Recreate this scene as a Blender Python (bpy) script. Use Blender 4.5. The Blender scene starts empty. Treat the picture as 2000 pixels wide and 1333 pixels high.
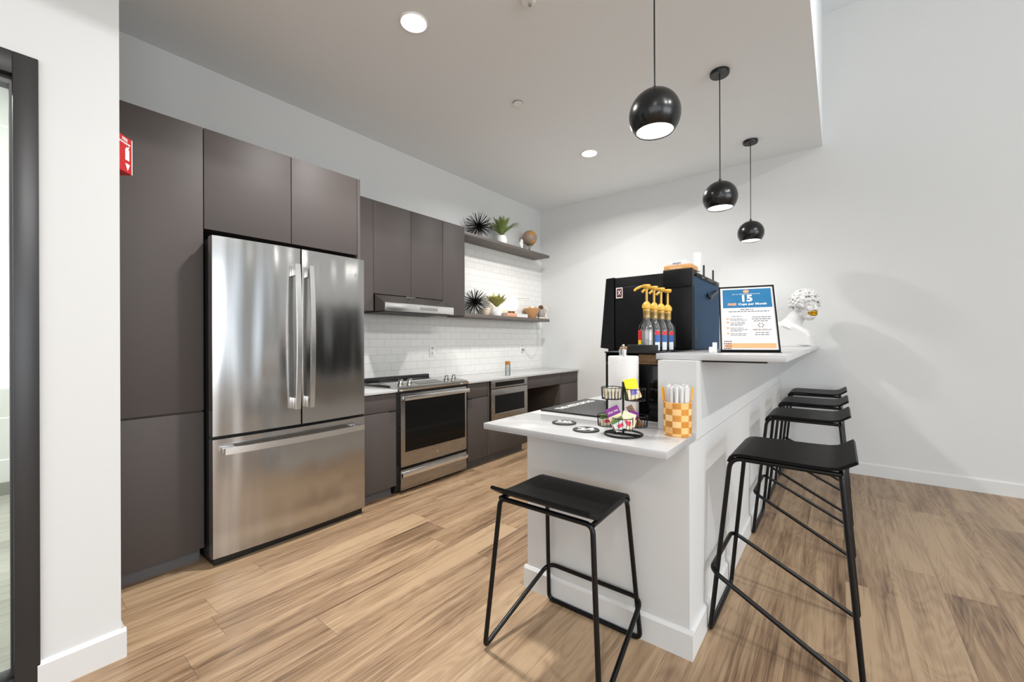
import bpy, bmesh, math, random
from mathutils import Vector, Matrix
R = math.radians
SC = bpy.context.scene
COL = SC.collection

# ------------------------------------------------------------------ camera
cd = bpy.data.cameras.new('camera'); cam = bpy.data.objects.new('camera', cd); COL.objects.link(cam)
cd.sensor_width = 36.0; cd.lens = 36.0 * 815.5 / 2000.0; cd.clip_start = 0.02; cd.clip_end = 60
YAW, ROLL = -0.6643, -0.0038
fw = Vector((math.sin(YAW), math.cos(YAW), 0.0003)).normalized()
rt0 = Vector((math.cos(YAW), -math.sin(YAW), 0)); up0 = rt0.cross(fw)
rt = rt0 * math.cos(ROLL) + up0 * math.sin(ROLL); up = up0 * math.cos(ROLL) - rt0 * math.sin(ROLL)
m = Matrix.Identity(4)
for i in range(3):
    m[i][0] = rt[i]; m[i][1] = up[i]; m[i][2] = -fw[i]
m[0][3], m[1][3], m[2][3] = 0.0, 0.0, 1.2016
cam.matrix_world = m
SC.camera = cam

# ------------------------------------------------------------------ world, big lights, exposure
w = bpy.data.worlds.new('world'); SC.world = w; w.use_nodes = True
w.node_tree.nodes['Background'].inputs[0].default_value = (0.80, 0.90, 1.0, 1)
w.node_tree.nodes['Background'].inputs[1].default_value = 1.0
SC.view_settings.view_transform = 'Standard'; SC.view_settings.look = 'None'
SC.view_settings.gamma = 1.0; SC.view_settings.exposure = 0.10
SC.view_settings.use_curve_mapping = False
SC.cycles.max_bounces = 10; SC.cycles.diffuse_bounces = 6; SC.cycles.glossy_bounces = 4
SC.cycles.transmission_bounces = 8; SC.cycles.transparent_max_bounces = 12
SC.cycles.sample_clamp_indirect = 6.0; SC.cycles.caustics_reflective = False; SC.cycles.caustics_refractive = False
SC.cycles.use_denoising = True

def lamp(name, kind, loc, energy, color=(1, 1, 1), size=None, size_y=None, target=None, parent=None, spot=None, spread=None):
    l = bpy.data.lights.new(name, kind); l.energy = energy; l.color = color
    if kind == 'AREA':
        l.shape = 'RECTANGLE' if size_y else 'DISK'
        l.size = size
        if size_y: l.size_y = size_y
        if spread: l.spread = spread
    elif size is not None: l.shadow_soft_size = size
    if spot: l.spot_size = spot[0]; l.spot_blend = spot[1]
    o = bpy.data.objects.new(name, l); COL.objects.link(o); o.location = loc
    if target is not None:
        o.rotation_euler = (Vector(target) - Vector(loc)).to_track_quat('-Z', 'Y').to_euler()
    if parent: o.parent = parent
    return o
# daylight through the window walls behind and to the right of the camera
lamp('daylight_rear', 'AREA', (2.6, -4.35, 1.9), 100, (0.98, 0.98, 1.0), 7.0, 2.6, (2.2, 3, 1.4))
lamp('daylight_right', 'AREA', (6.9, -0.4, 1.5), 205, (0.90, 0.95, 1.0), 5.0, 2.8, (0, 1.2, 1.4))
# lamps under the tall lobby ceiling
for ly in (0.1, 1.5):
    lamp('lobby_spot', 'SPOT', (3.45, ly, 4.12), 215, (1.0, 0.99, 0.98), 0.05, target=(-2.7, 1.9, 1.0), spot=(R(84), 0.8))
lamp('lobby_lamp', 'POINT', (2.1, 0.45, 4.12), 14, (1.0, 0.97, 0.93), 0.05)
lamp('lobby_lamp', 'POINT', (0.9, -2.2, 3.6), 40, (1.0, 0.97, 0.93), 0.2)

# ------------------------------------------------------------------ materials
def srgb(r, g, b):
    f = lambda c: (c / 255 / 12.92) if c / 255 <= 0.04045 else ((c / 255 + 0.055) / 1.055) ** 2.4
    return (f(r), f(g), f(b), 1)
MATS = {}
def mat(name, col, rough=0.5, metal=0.0, noise=None, bump=0.0, bscale=80, coat=0.0, trans=0.0, emis=None, estr=0.0, alpha=1.0, spec=None, stretch=(1, 1, 1)):
    if name in MATS: return MATS[name]
    M = bpy.data.materials.new(name); M.use_nodes = True; nt = M.node_tree; N = nt.nodes; L = nt.links
    b = N['Principled BSDF']
    b.inputs['Base Color'].default_value = col; b.inputs['Roughness'].default_value = rough; b.inputs['Metallic'].default_value = metal
    b.inputs['Coat Weight'].default_value = coat; b.inputs['Transmission Weight'].default_value = trans
    b.inputs['Alpha'].default_value = alpha
    if spec is not None: b.inputs['Specular IOR Level'].default_value = spec
    if emis: b.inputs['Emission Color'].default_value = emis; b.inputs['Emission Strength'].default_value = estr
    tc = N.new('ShaderNodeTexCoord'); mp = N.new('ShaderNodeMapping'); mp.inputs['Scale'].default_value = stretch
    L.new(tc.outputs['Object'], mp.inputs[0])
    amt = noise if noise is not None else 0.05
    nz = N.new('ShaderNodeTexNoise'); nz.inputs['Scale'].default_value = bscale; nz.inputs['Detail'].default_value = 4
    L.new(mp.outputs[0], nz.inputs['Vector'])
    if not trans:
        mx = N.new('ShaderNodeMix'); mx.data_type = 'RGBA'; mx.blend_type = 'MULTIPLY'; mx.inputs[0].default_value = 1
        mr = N.new('ShaderNodeMapRange'); mr.inputs['To Min'].default_value = 1 - amt; mr.inputs['To Max'].default_value = 1 + amt * 0.5
        L.new(nz.outputs[0], mr.inputs[0]); mx.inputs[6].default_value = col
        L.new(mr.outputs[0], mx.inputs[7]); L.new(mx.outputs[2], b.inputs['Base Color'])
    if bump:
        bp = N.new('ShaderNodeBump'); bp.inputs['Strength'].default_value = bump; bp.inputs['Distance'].default_value = 0.002
        L.new(nz.outputs[0], bp.inputs['Height']); L.new(bp.outputs[0], b.inputs['Normal'])
    MATS[name] = M
    return M

def mat_floor(name, grey=False):
    M = bpy.data.materials.new(name); M.use_nodes = True; nt = M.node_tree; N = nt.nodes; L = nt.links
    b = N['Principled BSDF']; b.inputs['Roughness'].default_value = 0.36
    tc = N.new('ShaderNodeTexCoord'); sx = N.new('ShaderNodeSeparateXYZ'); L.new(tc.outputs['Object'], sx.inputs[0])
    def mth(op, a, c=None, d=None):
        n = N.new('ShaderNodeMath'); n.operation = op
        for i, v in enumerate((a, c, d)):
            if v is None: continue
            if isinstance(v, (int, float)): n.inputs[i].default_value = v
            else: L.new(v, n.inputs[i])
        return n.outputs[0]
    u = mth('DIVIDE', mth('ADD', sx.outputs[0], 20.0), 0.182)
    row = mth('FLOOR', u); fu = mth('FRACT', u)
    wn = N.new('ShaderNodeTexWhiteNoise'); wn.noise_dimensions = '1D'; L.new(row, wn.inputs['W'])
    v = mth('DIVIDE', mth('ADD', mth('ADD', sx.outputs[1], 20.0), mth('MULTIPLY', wn.outputs[0], 3.1)), 1.22)
    pl = mth('FLOOR', v); fv = mth('FRACT', v)
    cb = N.new('ShaderNodeCombineXYZ'); L.new(row, cb.inputs[0]); L.new(pl, cb.inputs[1])
    wn2 = N.new('ShaderNodeTexWhiteNoise'); wn2.noise_dimensions = '2D'; L.new(cb.outputs[0], wn2.inputs['Vector'])
    sc2 = N.new('ShaderNodeSeparateColor'); L.new(wn2.outputs['Color'], sc2.inputs[0])
    # long streak grain
    gx = mth('ADD', sx.outputs[0], mth('MULTIPLY', sc2.outputs[0], 37.0))
    def noise(xs, ys, det, rough, dist=0.0, seedmul=11.0):
        c = N.new('ShaderNodeCombineXYZ'); L.new(mth('MULTIPLY', gx, xs), c.inputs[0]); L.new(mth('MULTIPLY', sx.outputs[1], ys), c.inputs[1])
        L.new(mth('MULTIPLY', sc2.outputs[1], seedmul), c.inputs[2])
        n = N.new('ShaderNodeTexNoise'); n.inputs['Scale'].default_value = 1; n.inputs['Detail'].default_value = det
        n.inputs['Roughness'].default_value = rough; n.inputs['Distortion'].default_value = dist
        L.new(c.outputs[0], n.inputs['Vector']); return n.outputs[0]
    big = noise(7.0, 0.75, 3, 0.5, 0.5)
    fine = noise(230.0, 4.0, 4, 0.7)
    mid = noise(42.0, 1.3, 5, 0.65, 0.2)
    rings = mth('SINE', mth('MULTIPLY', noise(8.0, 1.1, 2, 0.4, 0.6, 17.0), 78.0))
    rings = mth('MULTIPLY', mth('ADD', rings, 1.0), 0.5)
    t = mth('ADD', mth('MULTIPLY', big, 0.50), mth('MULTIPLY', mid, 0.46))
    t = mth('ADD', t, mth('MULTIPLY', fine, 0.34))
    t = mth('ADD', t, mth('MULTIPLY', rings, 0.05))
    t = mth('ADD', t, mth('MULTIPLY', mth('SUBTRACT', sc2.outputs[2], 0.5), 0.12))
    cr = N.new('ShaderNodeValToRGB'); L.new(t, cr.inputs[0]); e = cr.color_ramp.elements
    if grey: cols = [(0.40, srgb(116, 114, 104)), (0.62, srgb(150, 148, 138)), (0.85, srgb(174, 172, 160))]
    else: cols = [(0.44, srgb(76, 57, 41)), (0.53, srgb(112, 88, 66)), (0.62, srgb(146, 119, 92)), (0.78, srgb(180, 153, 122))]
    e[0].position, e[0].color = cols[0]; e[1].position, e[1].color = cols[-1]
    for p, c in cols[1:-1]:
        x = e.new(p); x.color = c
    # seams
    s1 = mth('LESS_THAN', fu, 0.008); s2 = mth('LESS_THAN', fv, 0.0016)
    s = mth('MAXIMUM', s1, s2)
    mx = N.new('ShaderNodeMix'); mx.data_type = 'RGBA'; L.new(mth('MULTIPLY', s, 0.55), mx.inputs[0]); L.new(cr.outputs[0], mx.inputs[6])
    mx.inputs[7].default_value = srgb(62, 48, 36); L.new(mx.outputs[2], b.inputs['Base Color'])
    bp = N.new('ShaderNodeBump'); bp.inputs['Strength'].default_value = 0.25; bp.inputs['Distance'].default_value = 0.001
    L.new(mth('SUBTRACT', fine, s), bp.inputs['Height']); L.new(bp.outputs[0], b.inputs['Normal'])
    L.new(mth('ADD', mth('MULTIPLY', mid, 0.25), 0.27), b.inputs['Roughness'])
    return M

def mat_tile(name, axis_u, tw, th, u0, z0, col, mortar, rough=0.12, msize=0.0022, offset=0.5):
    M = bpy.data.materials.new(name); M.use_nodes = True; nt = M.node_tree; N = nt.nodes; L = nt.links
    b = N['Principled BSDF']; b.inputs['Roughness'].default_value = rough
    tc = N.new('ShaderNodeTexCoord'); sx = N.new('ShaderNodeSeparateXYZ'); L.new(tc.outputs['Object'], sx.inputs[0])
    cb = N.new('ShaderNodeCombineXYZ')
    a = N.new('ShaderNodeMath'); a.operation = 'SUBTRACT'; L.new(sx.outputs[axis_u], a.inputs[0]); a.inputs[1].default_value = u0 - 40 * tw
    c = N.new('ShaderNodeMath'); c.operation = 'SUBTRACT'; L.new(sx.outputs[2], c.inputs[0]); c.inputs[1].default_value = z0 - 40 * th
    L.new(a.outputs[0], cb.inputs[0]); L.new(c.outputs[0], cb.inputs[1])
    br = N.new('ShaderNodeTexBrick'); br.offset = offset; br.inputs['Scale'].default_value = 1
    br.inputs['Brick Width'].default_value = tw; br.inputs['Row Height'].default_value = th
    br.inputs['Mortar Size'].default_value = msize; br.inputs['Mortar Smooth'].default_value = 0.3
    br.inputs['Color1'].default_value = col; br.inputs['Color2'].default_value = tuple(x * 0.97 for x in col[:3]) + (1,); br.inputs['Mortar'].default_value = mortar
    L.new(cb.outputs[0], br.inputs['Vector']); L.new(br.outputs['Color'], b.inputs['Base Color'])
    bp = N.new('ShaderNodeBump'); bp.invert = True; bp.inputs['Strength'].default_value = 0.5; bp.inputs['Distance'].default_value = 0.0015
    L.new(br.outputs['Fac'], bp.inputs['Height']); L.new(bp.outputs[0], b.inputs['Normal'])
    return M

def mat_steel(name, col, rough, vert=True, wave=0.35):
    M = bpy.data.materials.new(name); M.use_nodes = True; nt = M.node_tree; N = nt.nodes; L = nt.links
    b = N['Principled BSDF']; b.inputs['Metallic'].default_value = 1; b.inputs['Base Color'].default_value = col
    tc = N.new('ShaderNodeTexCoord')
    def nz(scale, det):
        mp = N.new('ShaderNodeMapping'); mp.inputs['Scale'].default_value = scale; L.new(tc.outputs['Object'], mp.inputs[0])
        n = N.new('ShaderNodeTexNoise'); n.inputs['Scale'].default_value = 1; n.inputs['Detail'].default_value = det; L.new(mp.outputs[0], n.inputs['Vector']); return n.outputs[0]
    brush = nz((500, 500, 4) if vert else (4, 4, 600), 3)
    mr = N.new('ShaderNodeMapRange'); mr.inputs['To Min'].default_value = rough * 0.8; mr.inputs['To Max'].default_value = rough * 1.25
    L.new(brush, mr.inputs[0]); L.new(mr.outputs[0], b.inputs['Roughness'])
    dent = nz((5.5, 5.5, 0.55), 1)
    b1 = N.new('ShaderNodeBump'); b1.inputs['Strength'].default_value = wave; b1.inputs['Distance'].default_value = 0.025; L.new(dent, b1.inputs['Height'])
    b2 = N.new('ShaderNodeBump'); b2.inputs['Strength'].default_value = 0.06; b2.inputs['Distance'].default_value = 0.0006
    L.new(brush, b2.inputs['Height']); L.new(b1.outputs[0], b2.inputs['Normal']); L.new(b2.outputs[0], b.inputs['Normal'])
    return M

def mat_glass(name, tint=(0.95, 0.98, 0.97, 1), refl=0.06, rough=0.0):
    M = bpy.data.materials.new(name); M.use_nodes = True; nt = M.node_tree; N = nt.nodes; L = nt.links
    N.remove(N['Principled BSDF']); o = N['Material Output']
    t = N.new('ShaderNodeBsdfTransparent'); t.inputs[0].default_value = tint
    g = N.new('ShaderNodeBsdfGlossy'); g.inputs['Roughness'].default_value = rough
    lw = N.new('ShaderNodeFresnel'); lw.inputs[0].default_value = 1.35
    ad = N.new('ShaderNodeMath'); ad.operation = 'ADD'; L.new(lw.outputs[0], ad.inputs[0]); ad.inputs[1].default_value = refl - 0.02
    mx = N.new('ShaderNodeMixShader'); L.new(ad.outputs[0], mx.inputs[0]); L.new(t.outputs[0], mx.inputs[1]); L.new(g.outputs[0], mx.inputs[2])
    L.new(mx.outputs[0], o.inputs[0]); return M

WALL = mat('wall_paint', srgb(212, 213, 212), 0.75, bump=0.05, bscale=400, noise=0.015)
ISLW = mat('island_paint', srgb(208, 209, 208), 0.6, bump=0.04, bscale=400, noise=0.015)
CEIL = mat('ceiling_paint', srgb(234, 238, 240), 0.85, noise=0.015, bump=0.05, bscale=300)
TRIM = mat('trim_paint', srgb(214, 215, 214), 0.4, noise=0.01)
CAB = mat('taupe_laminate', srgb(74, 68, 66), 0.55, spec=0.3, noise=0.03, bscale=200, bump=0.03)
CABD = mat('taupe_laminate_inside', srgb(74, 66, 60), 0.6, noise=0.03)
TOE = mat('toe_kick_grey', srgb(88, 86, 88), 0.5)
BLACK = mat('black_plastic', srgb(14, 14, 15), 0.35)
GAP = mat('dark_gap', srgb(10, 10, 10), 0.8)
BMET = mat('black_powder_coat', srgb(10, 10, 12), 0.30, spec=0.28, noise=0.1, bscale=300)
FRAME = mat('dark_bronze_frame', srgb(44, 43, 44), 0.35)
QUARTZ = mat('white_quartz', srgb(184, 184, 184), 0.16, noise=0.025, bscale=60)
STEEL = mat_steel('brushed_steel', (0.50, 0.495, 0.485, 1), 0.17, wave=0.6)
STEELH = mat_steel('brushed_steel_handle', (0.72, 0.71, 0.69, 1), 0.24, vert=False, wave=0.05)
STEELD = mat_steel('dark_steel', (0.36, 0.345, 0.325, 1), 0.26, vert=False, wave=0.05)
CHROME = mat('chrome', srgb(200, 198, 195), 0.12, 1.0)
DGLASS = mat('black_glass', srgb(8, 8, 8), 0.08, spec=0.22)
DGLASS2 = mat('black_ceramic_top', srgb(30, 30, 31), 0.07, coat=0.3)
BLACKM = mat('black_machine_paint', srgb(14, 14, 15), 0.35, spec=0.2, bump=0.15, bscale=500)
ASH = mat('black_ash_veneer', srgb(18, 17, 17), 0.42, spec=0.10, noise=0.35, bscale=30, bump=0.25, stretch=(0.6, 6, 6))
WHITE = mat('white_ceramic', srgb(238, 238, 236), 0.35)
PLASTER = mat('white_plaster', srgb(216, 216, 215), 0.6, noise=0.02)
WHITEP = mat('white_plastic', srgb(236, 236, 233), 0.4)
PAPER = mat('white_paper', srgb(214, 214, 213), 0.8, noise=0.02)
TOWEL = mat('paper_towel', srgb(216, 214, 212), 0.95, bump=0.5, bscale=150, noise=0.03)
GOLD = mat('gold_leaf', srgb(196, 150, 40), 0.28, 1.0, noise=0.3, bscale=60)
BRASS = mat('antique_brass', srgb(120, 92, 52), 0.35, 1.0)
LEAF = mat('fern_green', srgb(122, 142, 76), 0.55, noise=0.35, bscale=40)
LEAF2 = mat('pale_fern_green', srgb(172, 172, 98), 0.55, noise=0.35, bscale=40)
SOIL = mat('soil', srgb(60, 45, 34), 0.95)
WOODL = mat('light_wood', srgb(205, 150, 88), 0.5, noise=0.2, bscale=20, stretch=(1, 8, 1))
WOODM = mat('amber_wood', srgb(176, 112, 48), 0.45, noise=0.25, bscale=20, stretch=(1, 1, 8))
BASKET = mat('tan_basket', srgb(196, 150, 106), 0.8, noise=0.3, bscale=90, bump=0.6)
BROWN = mat('pinecone_brown', srgb(110, 84, 64), 0.8, noise=0.4, bscale=60, bump=0.5)
BEAD = mat('cream_bead', srgb(232, 216, 198), 0.6, noise=0.08)
GLOW = mat('lit_diffuser', srgb(255, 252, 246), 0.5, emis=(1.0, 0.97, 0.92, 1), estr=14)
PGLOW = mat('lit_pendant_bulb', srgb(255, 252, 246), 0.5, emis=(1.0, 0.98, 0.95, 1), estr=5)
WGLOW = mat('lit_globe', srgb(255, 246, 230), 0.5, emis=(1.0, 0.88, 0.70, 1), estr=2.2)
GOLDP = mat('gold_plastic', srgb(212, 166, 62), 0.35, noise=0.1)
CLEAR = mat_glass('clear_glass', (0.93, 0.95, 0.95, 1), 0.08)
SYRUP = mat('pale_syrup', srgb(226, 208, 200), 0.2, alpha=0.5)
PANE = mat_glass('window_pane', (0.93, 0.96, 0.95, 1), 0.05)
RED = mat('sign_red', srgb(178, 14, 20), 0.4, noise=0.02)
LRED = mat('label_red', srgb(205, 25, 35), 0.5)
LBLUE = mat('label_blue', srgb(30, 92, 168), 0.5)
LYEL = mat('label_yellow', srgb(245, 205, 20), 0.5)
LWHITE = mat('label_white', srgb(225, 230, 238), 0.5)
PBLUE = mat('poster_blue', srgb(20, 104, 150), 0.5, noise=0.25, bscale=12)
PEACH = mat('poster_peach', srgb(228, 158, 112), 0.5)
PTXT = mat('poster_grey_ink', srgb(80, 78, 84), 0.6)
PDARK = mat('poster_dark_ink', srgb(70, 66, 80), 0.6)
PURPLE = mat('packet_purple', srgb(122, 24, 128), 0.45)
YELLOW = mat('packet_yellow', srgb(250, 226, 10), 0.45)
CREAM = mat('packet_cream', srgb(232, 220, 186), 0.6)
PINK = mat('packet_pink', srgb(230, 62, 88), 0.5)
GREEN = mat('packet_green', srgb(90, 116, 62), 0.6)
ORANGE = mat('book_orange', srgb(206, 150, 108), 0.7)
AMBER = mat('amber_plastic', srgb(226, 158, 34), 0.35)
MAROON = mat('sticker_maroon', srgb(92, 26, 36), 0.5)
GLOBEM = mat('globe_paper', srgb(160, 138, 120), 0.45, noise=0.25, bscale=9)
GREYV = mat('grey_ceramic', srgb(150, 148, 144), 0.6)

# ------------------------------------------------------------------ mesh helpers
class MB:
    def __init__(s): s.bm = bmesh.new()
    def box(s, x0, x1, y0, y1, z0, z1, bev=0.0, seg=2, mtx=None):
        r = bmesh.ops.create_cube(s.bm, size=1.0); vs = r['verts']
        x0, x1 = min(x0, x1), max(x0, x1); y0, y1 = min(y0, y1), max(y0, y1); z0, z1 = min(z0, z1), max(z0, z1)
        for v in vs:
            v.co = Vector(((x0 + x1) / 2 + v.co.x * (x1 - x0), (y0 + y1) / 2 + v.co.y * (y1 - y0), (z0 + z1) / 2 + v.co.z * (z1 - z0)))
        if bev > 0:
            es = list({e for v in vs for e in v.link_edges})
            rb = bmesh.ops.bevel(s.bm, geom=es, offset=bev, segments=seg, affect='EDGES', profile=0.5)
            vs = list({v for f in rb['faces'] for v in f.verts} | {v for v in vs if v.is_valid})
        if mtx is not None:
            for v in vs: v.co = mtx @ v.co
        return s
    def ring_loft(s, rings, cap=True, closed=False):
        vv = [[s.bm.verts.new(p) for p in r] for r in rings]
        n = len(vv[0]); k = len(vv)
        for i in range(k if closed else k - 1):
            a, b = vv[i], vv[(i + 1) % k]
            for j in range(n):
                try: s.bm.faces.new((a[j], a[(j + 1) % n], b[(j + 1) % n], b[j]))
                except ValueError: pass
        if cap and not closed:
            for r, rev in ((vv[0], True), (vv[-1], False)):
                try: s.bm.faces.new(list(reversed(r)) if rev else r)
                except ValueError: pass
        return s
    def tube(s, pts, r, seg=10, closed=False, cap=True, radii=None):
        pts = [Vector(p) for p in pts]; n = len(pts); rings = []
        def tan(i):
            if closed: return (pts[(i + 1) % n] - pts[i - 1]).normalized()
            a = pts[max(i - 1, 0)]; b = pts[min(i + 1, n - 1)]; return (b - a).normalized()
        t = tan(0); ref = Vector((0, 0, 1)) if abs(t.z) < 0.9 else Vector((1, 0, 0))
        nrm = t.cross(ref).normalized()
        for i in range(n):
            t2 = tan(i); q = t.rotation_difference(t2); nrm = (q @ nrm); nrm = (nrm - t2 * nrm.dot(t2)).normalized(); t = t2
            bn = t.cross(nrm); rr = radii[i] if radii else r
            rings.append([pts[i] + (nrm * math.cos(a) + bn * math.sin(a)) * rr for a in [2 * math.pi * k / seg for k in range(seg)]])
        return s.ring_loft(rings, cap, closed)
    def lathe(s, prof, c=(0, 0, 0), seg=32, mtx=None):
        rings = []
        for r, z in prof:
            rings.append([Vector((max(r, 1e-5) * math.cos(2 * math.pi * k / seg), max(r, 1e-5) * math.sin(2 * math.pi * k / seg), z)) for k in range(seg)])
        for rg in rings:
            for v in rg:
                if mtx is not None: v[:] = (mtx @ v)[:]
                v += Vector(c)
        return s.ring_loft(rings, True)
    def ball(s, c, r, seg=16, sc=(1, 1, 1), rings=None):
        k = rings or seg // 2
        mt = Matrix.Diagonal(Vector(sc)).to_3x3()
        return s.lathe([(r * math.sin(math.pi * i / k), -r * math.cos(math.pi * i / k)) for i in range(k + 1)], c, seg, mt)
    def prism(s, poly, a, b, axis=1):
        # poly lies in the two other axes
        def P(p, t):
            l = [0, 0, 0]; o = [k for k in range(3) if k != axis]; l[o[0]] = p[0]; l[o[1]] = p[1]; l[axis] = t; return Vector(l)
        return s.ring_loft([[P(p, a) for p in poly], [P(p, b) for p in poly]], True)
    def slab(s, o, U, V, t):
        o, U, V = Vector(o), Vector(U), Vector(V); n = U.cross(V).normalized() * t
        return s.ring_loft([[o, o + U, o + U + V, o + V], [o + n, o + U + n, o + U + V + n, o + V + n]], True)
    def build(s, name, material, parent=None, smooth=35, world_off=None):
        if world_off is not None:
            off = Vector(world_off)
            for v in s.bm.verts: v.co -= off
        bmesh.ops.remove_doubles(s.bm, verts=s.bm.verts, dist=1e-6)
        bmesh.ops.recalc_face_normals(s.bm, faces=s.bm.faces)
        me = bpy.data.meshes.new(name); s.bm.to_mesh(me); s.bm.free()
        for p in me.polygons: p.use_smooth = True
        me.set_sharp_from_angle(angle=R(smooth))
        if material: me.materials.append(material)
        o = bpy.data.objects.new(name, me); COL.objects.link(o)
        if parent: o.parent = parent
        return o

def fillet(pts, r, n=6, closed=False):
    pts = [Vector(p) for p in pts]; out = []; k = len(pts)
    for i in range(k):
        if not closed and i in (0, k - 1): out.append(pts[i]); continue
        p, a, b = pts[i], pts[i - 1], pts[(i + 1) % k]
        d1 = (a - p); d2 = (b - p); rr = min(r, d1.length * 0.48, d2.length * 0.48)
        p1 = p + d1.normalized() * rr; p2 = p + d2.normalized() * rr
        for j in range(n + 1):
            t = j / n; out.append(p1 * (1 - t) ** 2 + p * 2 * t * (1 - t) + p2 * t * t)
    return out

def tag(o, label, cat, group=None):
    o['label'] = label; o['category'] = cat
    if group: o['group'] = group
    return o
def struct(name, mb, material, loc=(0, 0, 0)):
    o = mb.build(name, material, None, 35, loc); o.location = loc; o['kind'] = 'structure'; return o
class Thing:
    def __init__(s, name, label, cat, loc, group=None):
        s.o = bpy.data.objects.new(name, None); COL.objects.link(s.o); s.o.location = loc; s.loc = Vector(loc); s.o.empty_display_size = 0.05
        tag(s.o, label, cat, group)
    def part(s, name, mb, material, parent=None, label=None, smooth=35):
        o = mb.build(name, material, parent or s.o, smooth, s.loc)
        if label: o['label'] = label
        return o
def single(name, label, cat, mb, material, loc, group=None, smooth=35):
    o = mb.build(name, material, None, smooth, loc); o.location = loc; tag(o, label, cat, group); return o
def copy_tree(src, loc, rz, label):
    c = src.copy(); COL.objects.link(c); c.location = loc; c.rotation_euler = (0, 0, rz); c['label'] = label
    for ch in list(src.children):
        d = ch.copy(); COL.objects.link(d); d.parent = c
        for g in list(ch.children):
            e = g.copy(); COL.objects.link(e); e.parent = d
    return c

def text_into(mb, body, size, o, U, V, thick=0.0006, align='CENTER', bold=0.0, shear=0.0, sx=1.0):
    """lettering as real thin relief: o = anchor, U/V = unit directions of the writing plane"""
    cu = bpy.data.curves.new('txt', 'FONT'); cu.body = body; cu.size = size; cu.align_x = align; cu.offset = bold; cu.shear = shear
    cu.resolution_u = 3
    ob = bpy.data.objects.new('txt', cu); me = bpy.data.meshes.new_from_object(ob)
    U = Vector(U).normalized(); V = Vector(V).normalized(); n = U.cross(V) * thick; o = Vector(o)
    vs = [mb.bm.verts.new(o + U * v.co.x * sx + V * v.co.y + n) for v in me.vertices]
    for p in me.polygons:
        try: mb.bm.faces.new([vs[i] for i in p.vertices])
        except ValueError: pass
    bpy.data.objects.remove(ob); bpy.data.curves.remove(cu); bpy.data.meshes.remove(me)
    return mb

# ------------------------------------------------------------------ room constants (metres)
XW, YB, ZC, XS, ZH = -3.287, 4.856, 3.014, -0.115, 4.23
XN = -2.163     # plane of the near left wall
# ------------------------------------------------------------------ setting
mb = MB().box(-2.30, 7.0, -4.5, YB + 0.1, -0.06, 0.0); mb.box(XW, -2.30, 0.335, YB + 0.1, -0.06, 0.0)
struct('floor', mb, mat_floor('oak_planks'))
struct('wall_left', MB().box(XW - 0.12, XW, 0.345, YB + 0.12, 0, ZC), WALL)
struct('wall_back', MB().box(XW, 7.12, YB, YB + 0.12, 0, ZH), WALL)
struct('ceiling', MB().box(XW - 0.12, XS, -4.5, YB, ZC, ZH + 0.06), CEIL)
struct('ceiling_2', MB().box(XS, 7.0, -4.5, YB, ZH, ZH + 0.1), CEIL)
# near left wall: solid pier at its end, header over the glazed frame
mb = MB().box(XN - 0.14, XN, 0.128, 0.333, 0, ZC); mb.box(XN - 0.14, XN, -4.5, 0.128, 2.171, ZC); mb.box(XN - 0.14, XN, -4.5, -1.3, 0, 2.171)
struct('wall_near_left', mb, WALL)
struct('wall_return', MB().box(XW - 0.12, XN - 0.14, 0.245, 0.333, 0, ZC), WALL)
# right and rear walls with window openings (outside the frame, they let the daylight in)
mb = MB().box(7.0, 7.12, -4.5, -2.2, 0, ZH); mb.box(7.0, 7.12, 3.4, YB, 0, ZH); mb.box(7.0, 7.12, -2.2, 3.4, 0, 0.4); mb.box(7.0, 7.12, -2.2, 3.4, 3.3, ZH)
struct('wall_right', mb, WALL)
mb = MB().box(XN, -1.2, -4.62, -4.5, 0, ZH); mb.box(6.4, 7.12, -4.62, -4.5, 0, ZH); mb.box(-1.2, 6.4, -4.62, -4.5, 0, 0.5); mb.box(-1.2, 6.4, -4.62, -4.5, 3.2, ZH)
struct('wall_rear', mb, WALL)
# baseboards with an eased top edge
def bb_prof(h=0.11, t=0.014): return [(0, 0), (t, 0), (t, h - 0.012), (t * 0.35, h), (0, h)]
struct('baseboard_back', MB().ring_loft([[Vector((x, YB - p[0], p[1])) for p in bb_prof()] for x in (-0.43, 6.99)]), TRIM)
mb = MB().ring_loft([[Vector((XN + p[0], y, p[1])) for p in bb_prof()] for y in (0.121, 0.347)])
mb.ring_loft([[Vector((x, 0.333 + p[0], p[1])) for p in bb_prof()] for x in (XN - 0.14, XN + 0.004)])
struct('baseboard_left', mb, TRIM)

# glazed partition on the far left with the tiled room beyond
mb = MB().box(XN - 0.10, XN + 0.012, 0.070, 0.128, 0, 2.171, 0.003); mb.box(XN - 0.10, XN + 0.012, -1.3, 0.071, 2.095, 2.171, 0.003)
mb.box(XN - 0.08, XN + 0.002, -1.3, 0.071, 0.0, 0.085, 0.003)
mb.box(XN - 0.07, XN - 0.02, 0.064, 0.071, 0.085, 2.095); mb.box(XN - 0.07, XN - 0.02, -1.3, 0.064, 2.07, 2.095)
win = struct('window_1', mb, FRAME)
pn = MB().box(XN - 0.050, XN - 0.044, -1.3, 0.0665, 0.08, 2.08).build('pane', PANE, win)
struct('floor_2', MB().box(-5.2, -2.30, -3.0, 0.245, -0.06, 0.0), mat_floor('grey_green_planks', True))
struct('wall_far_left', MB().box(-5.3, -5.2, -3.0, 0.245, 0, 3.3), mat_tile('large_white_tile', 1, 0.66, 0.33, 0, -0.05, srgb(214, 213, 208), srgb(250, 250, 250), 0.3, 0.006, 0.0))
struct('wall_side_room', MB().box(-5.2, XW - 0.12, 0.245, 0.333, 0, 3.3), WALL)
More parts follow.
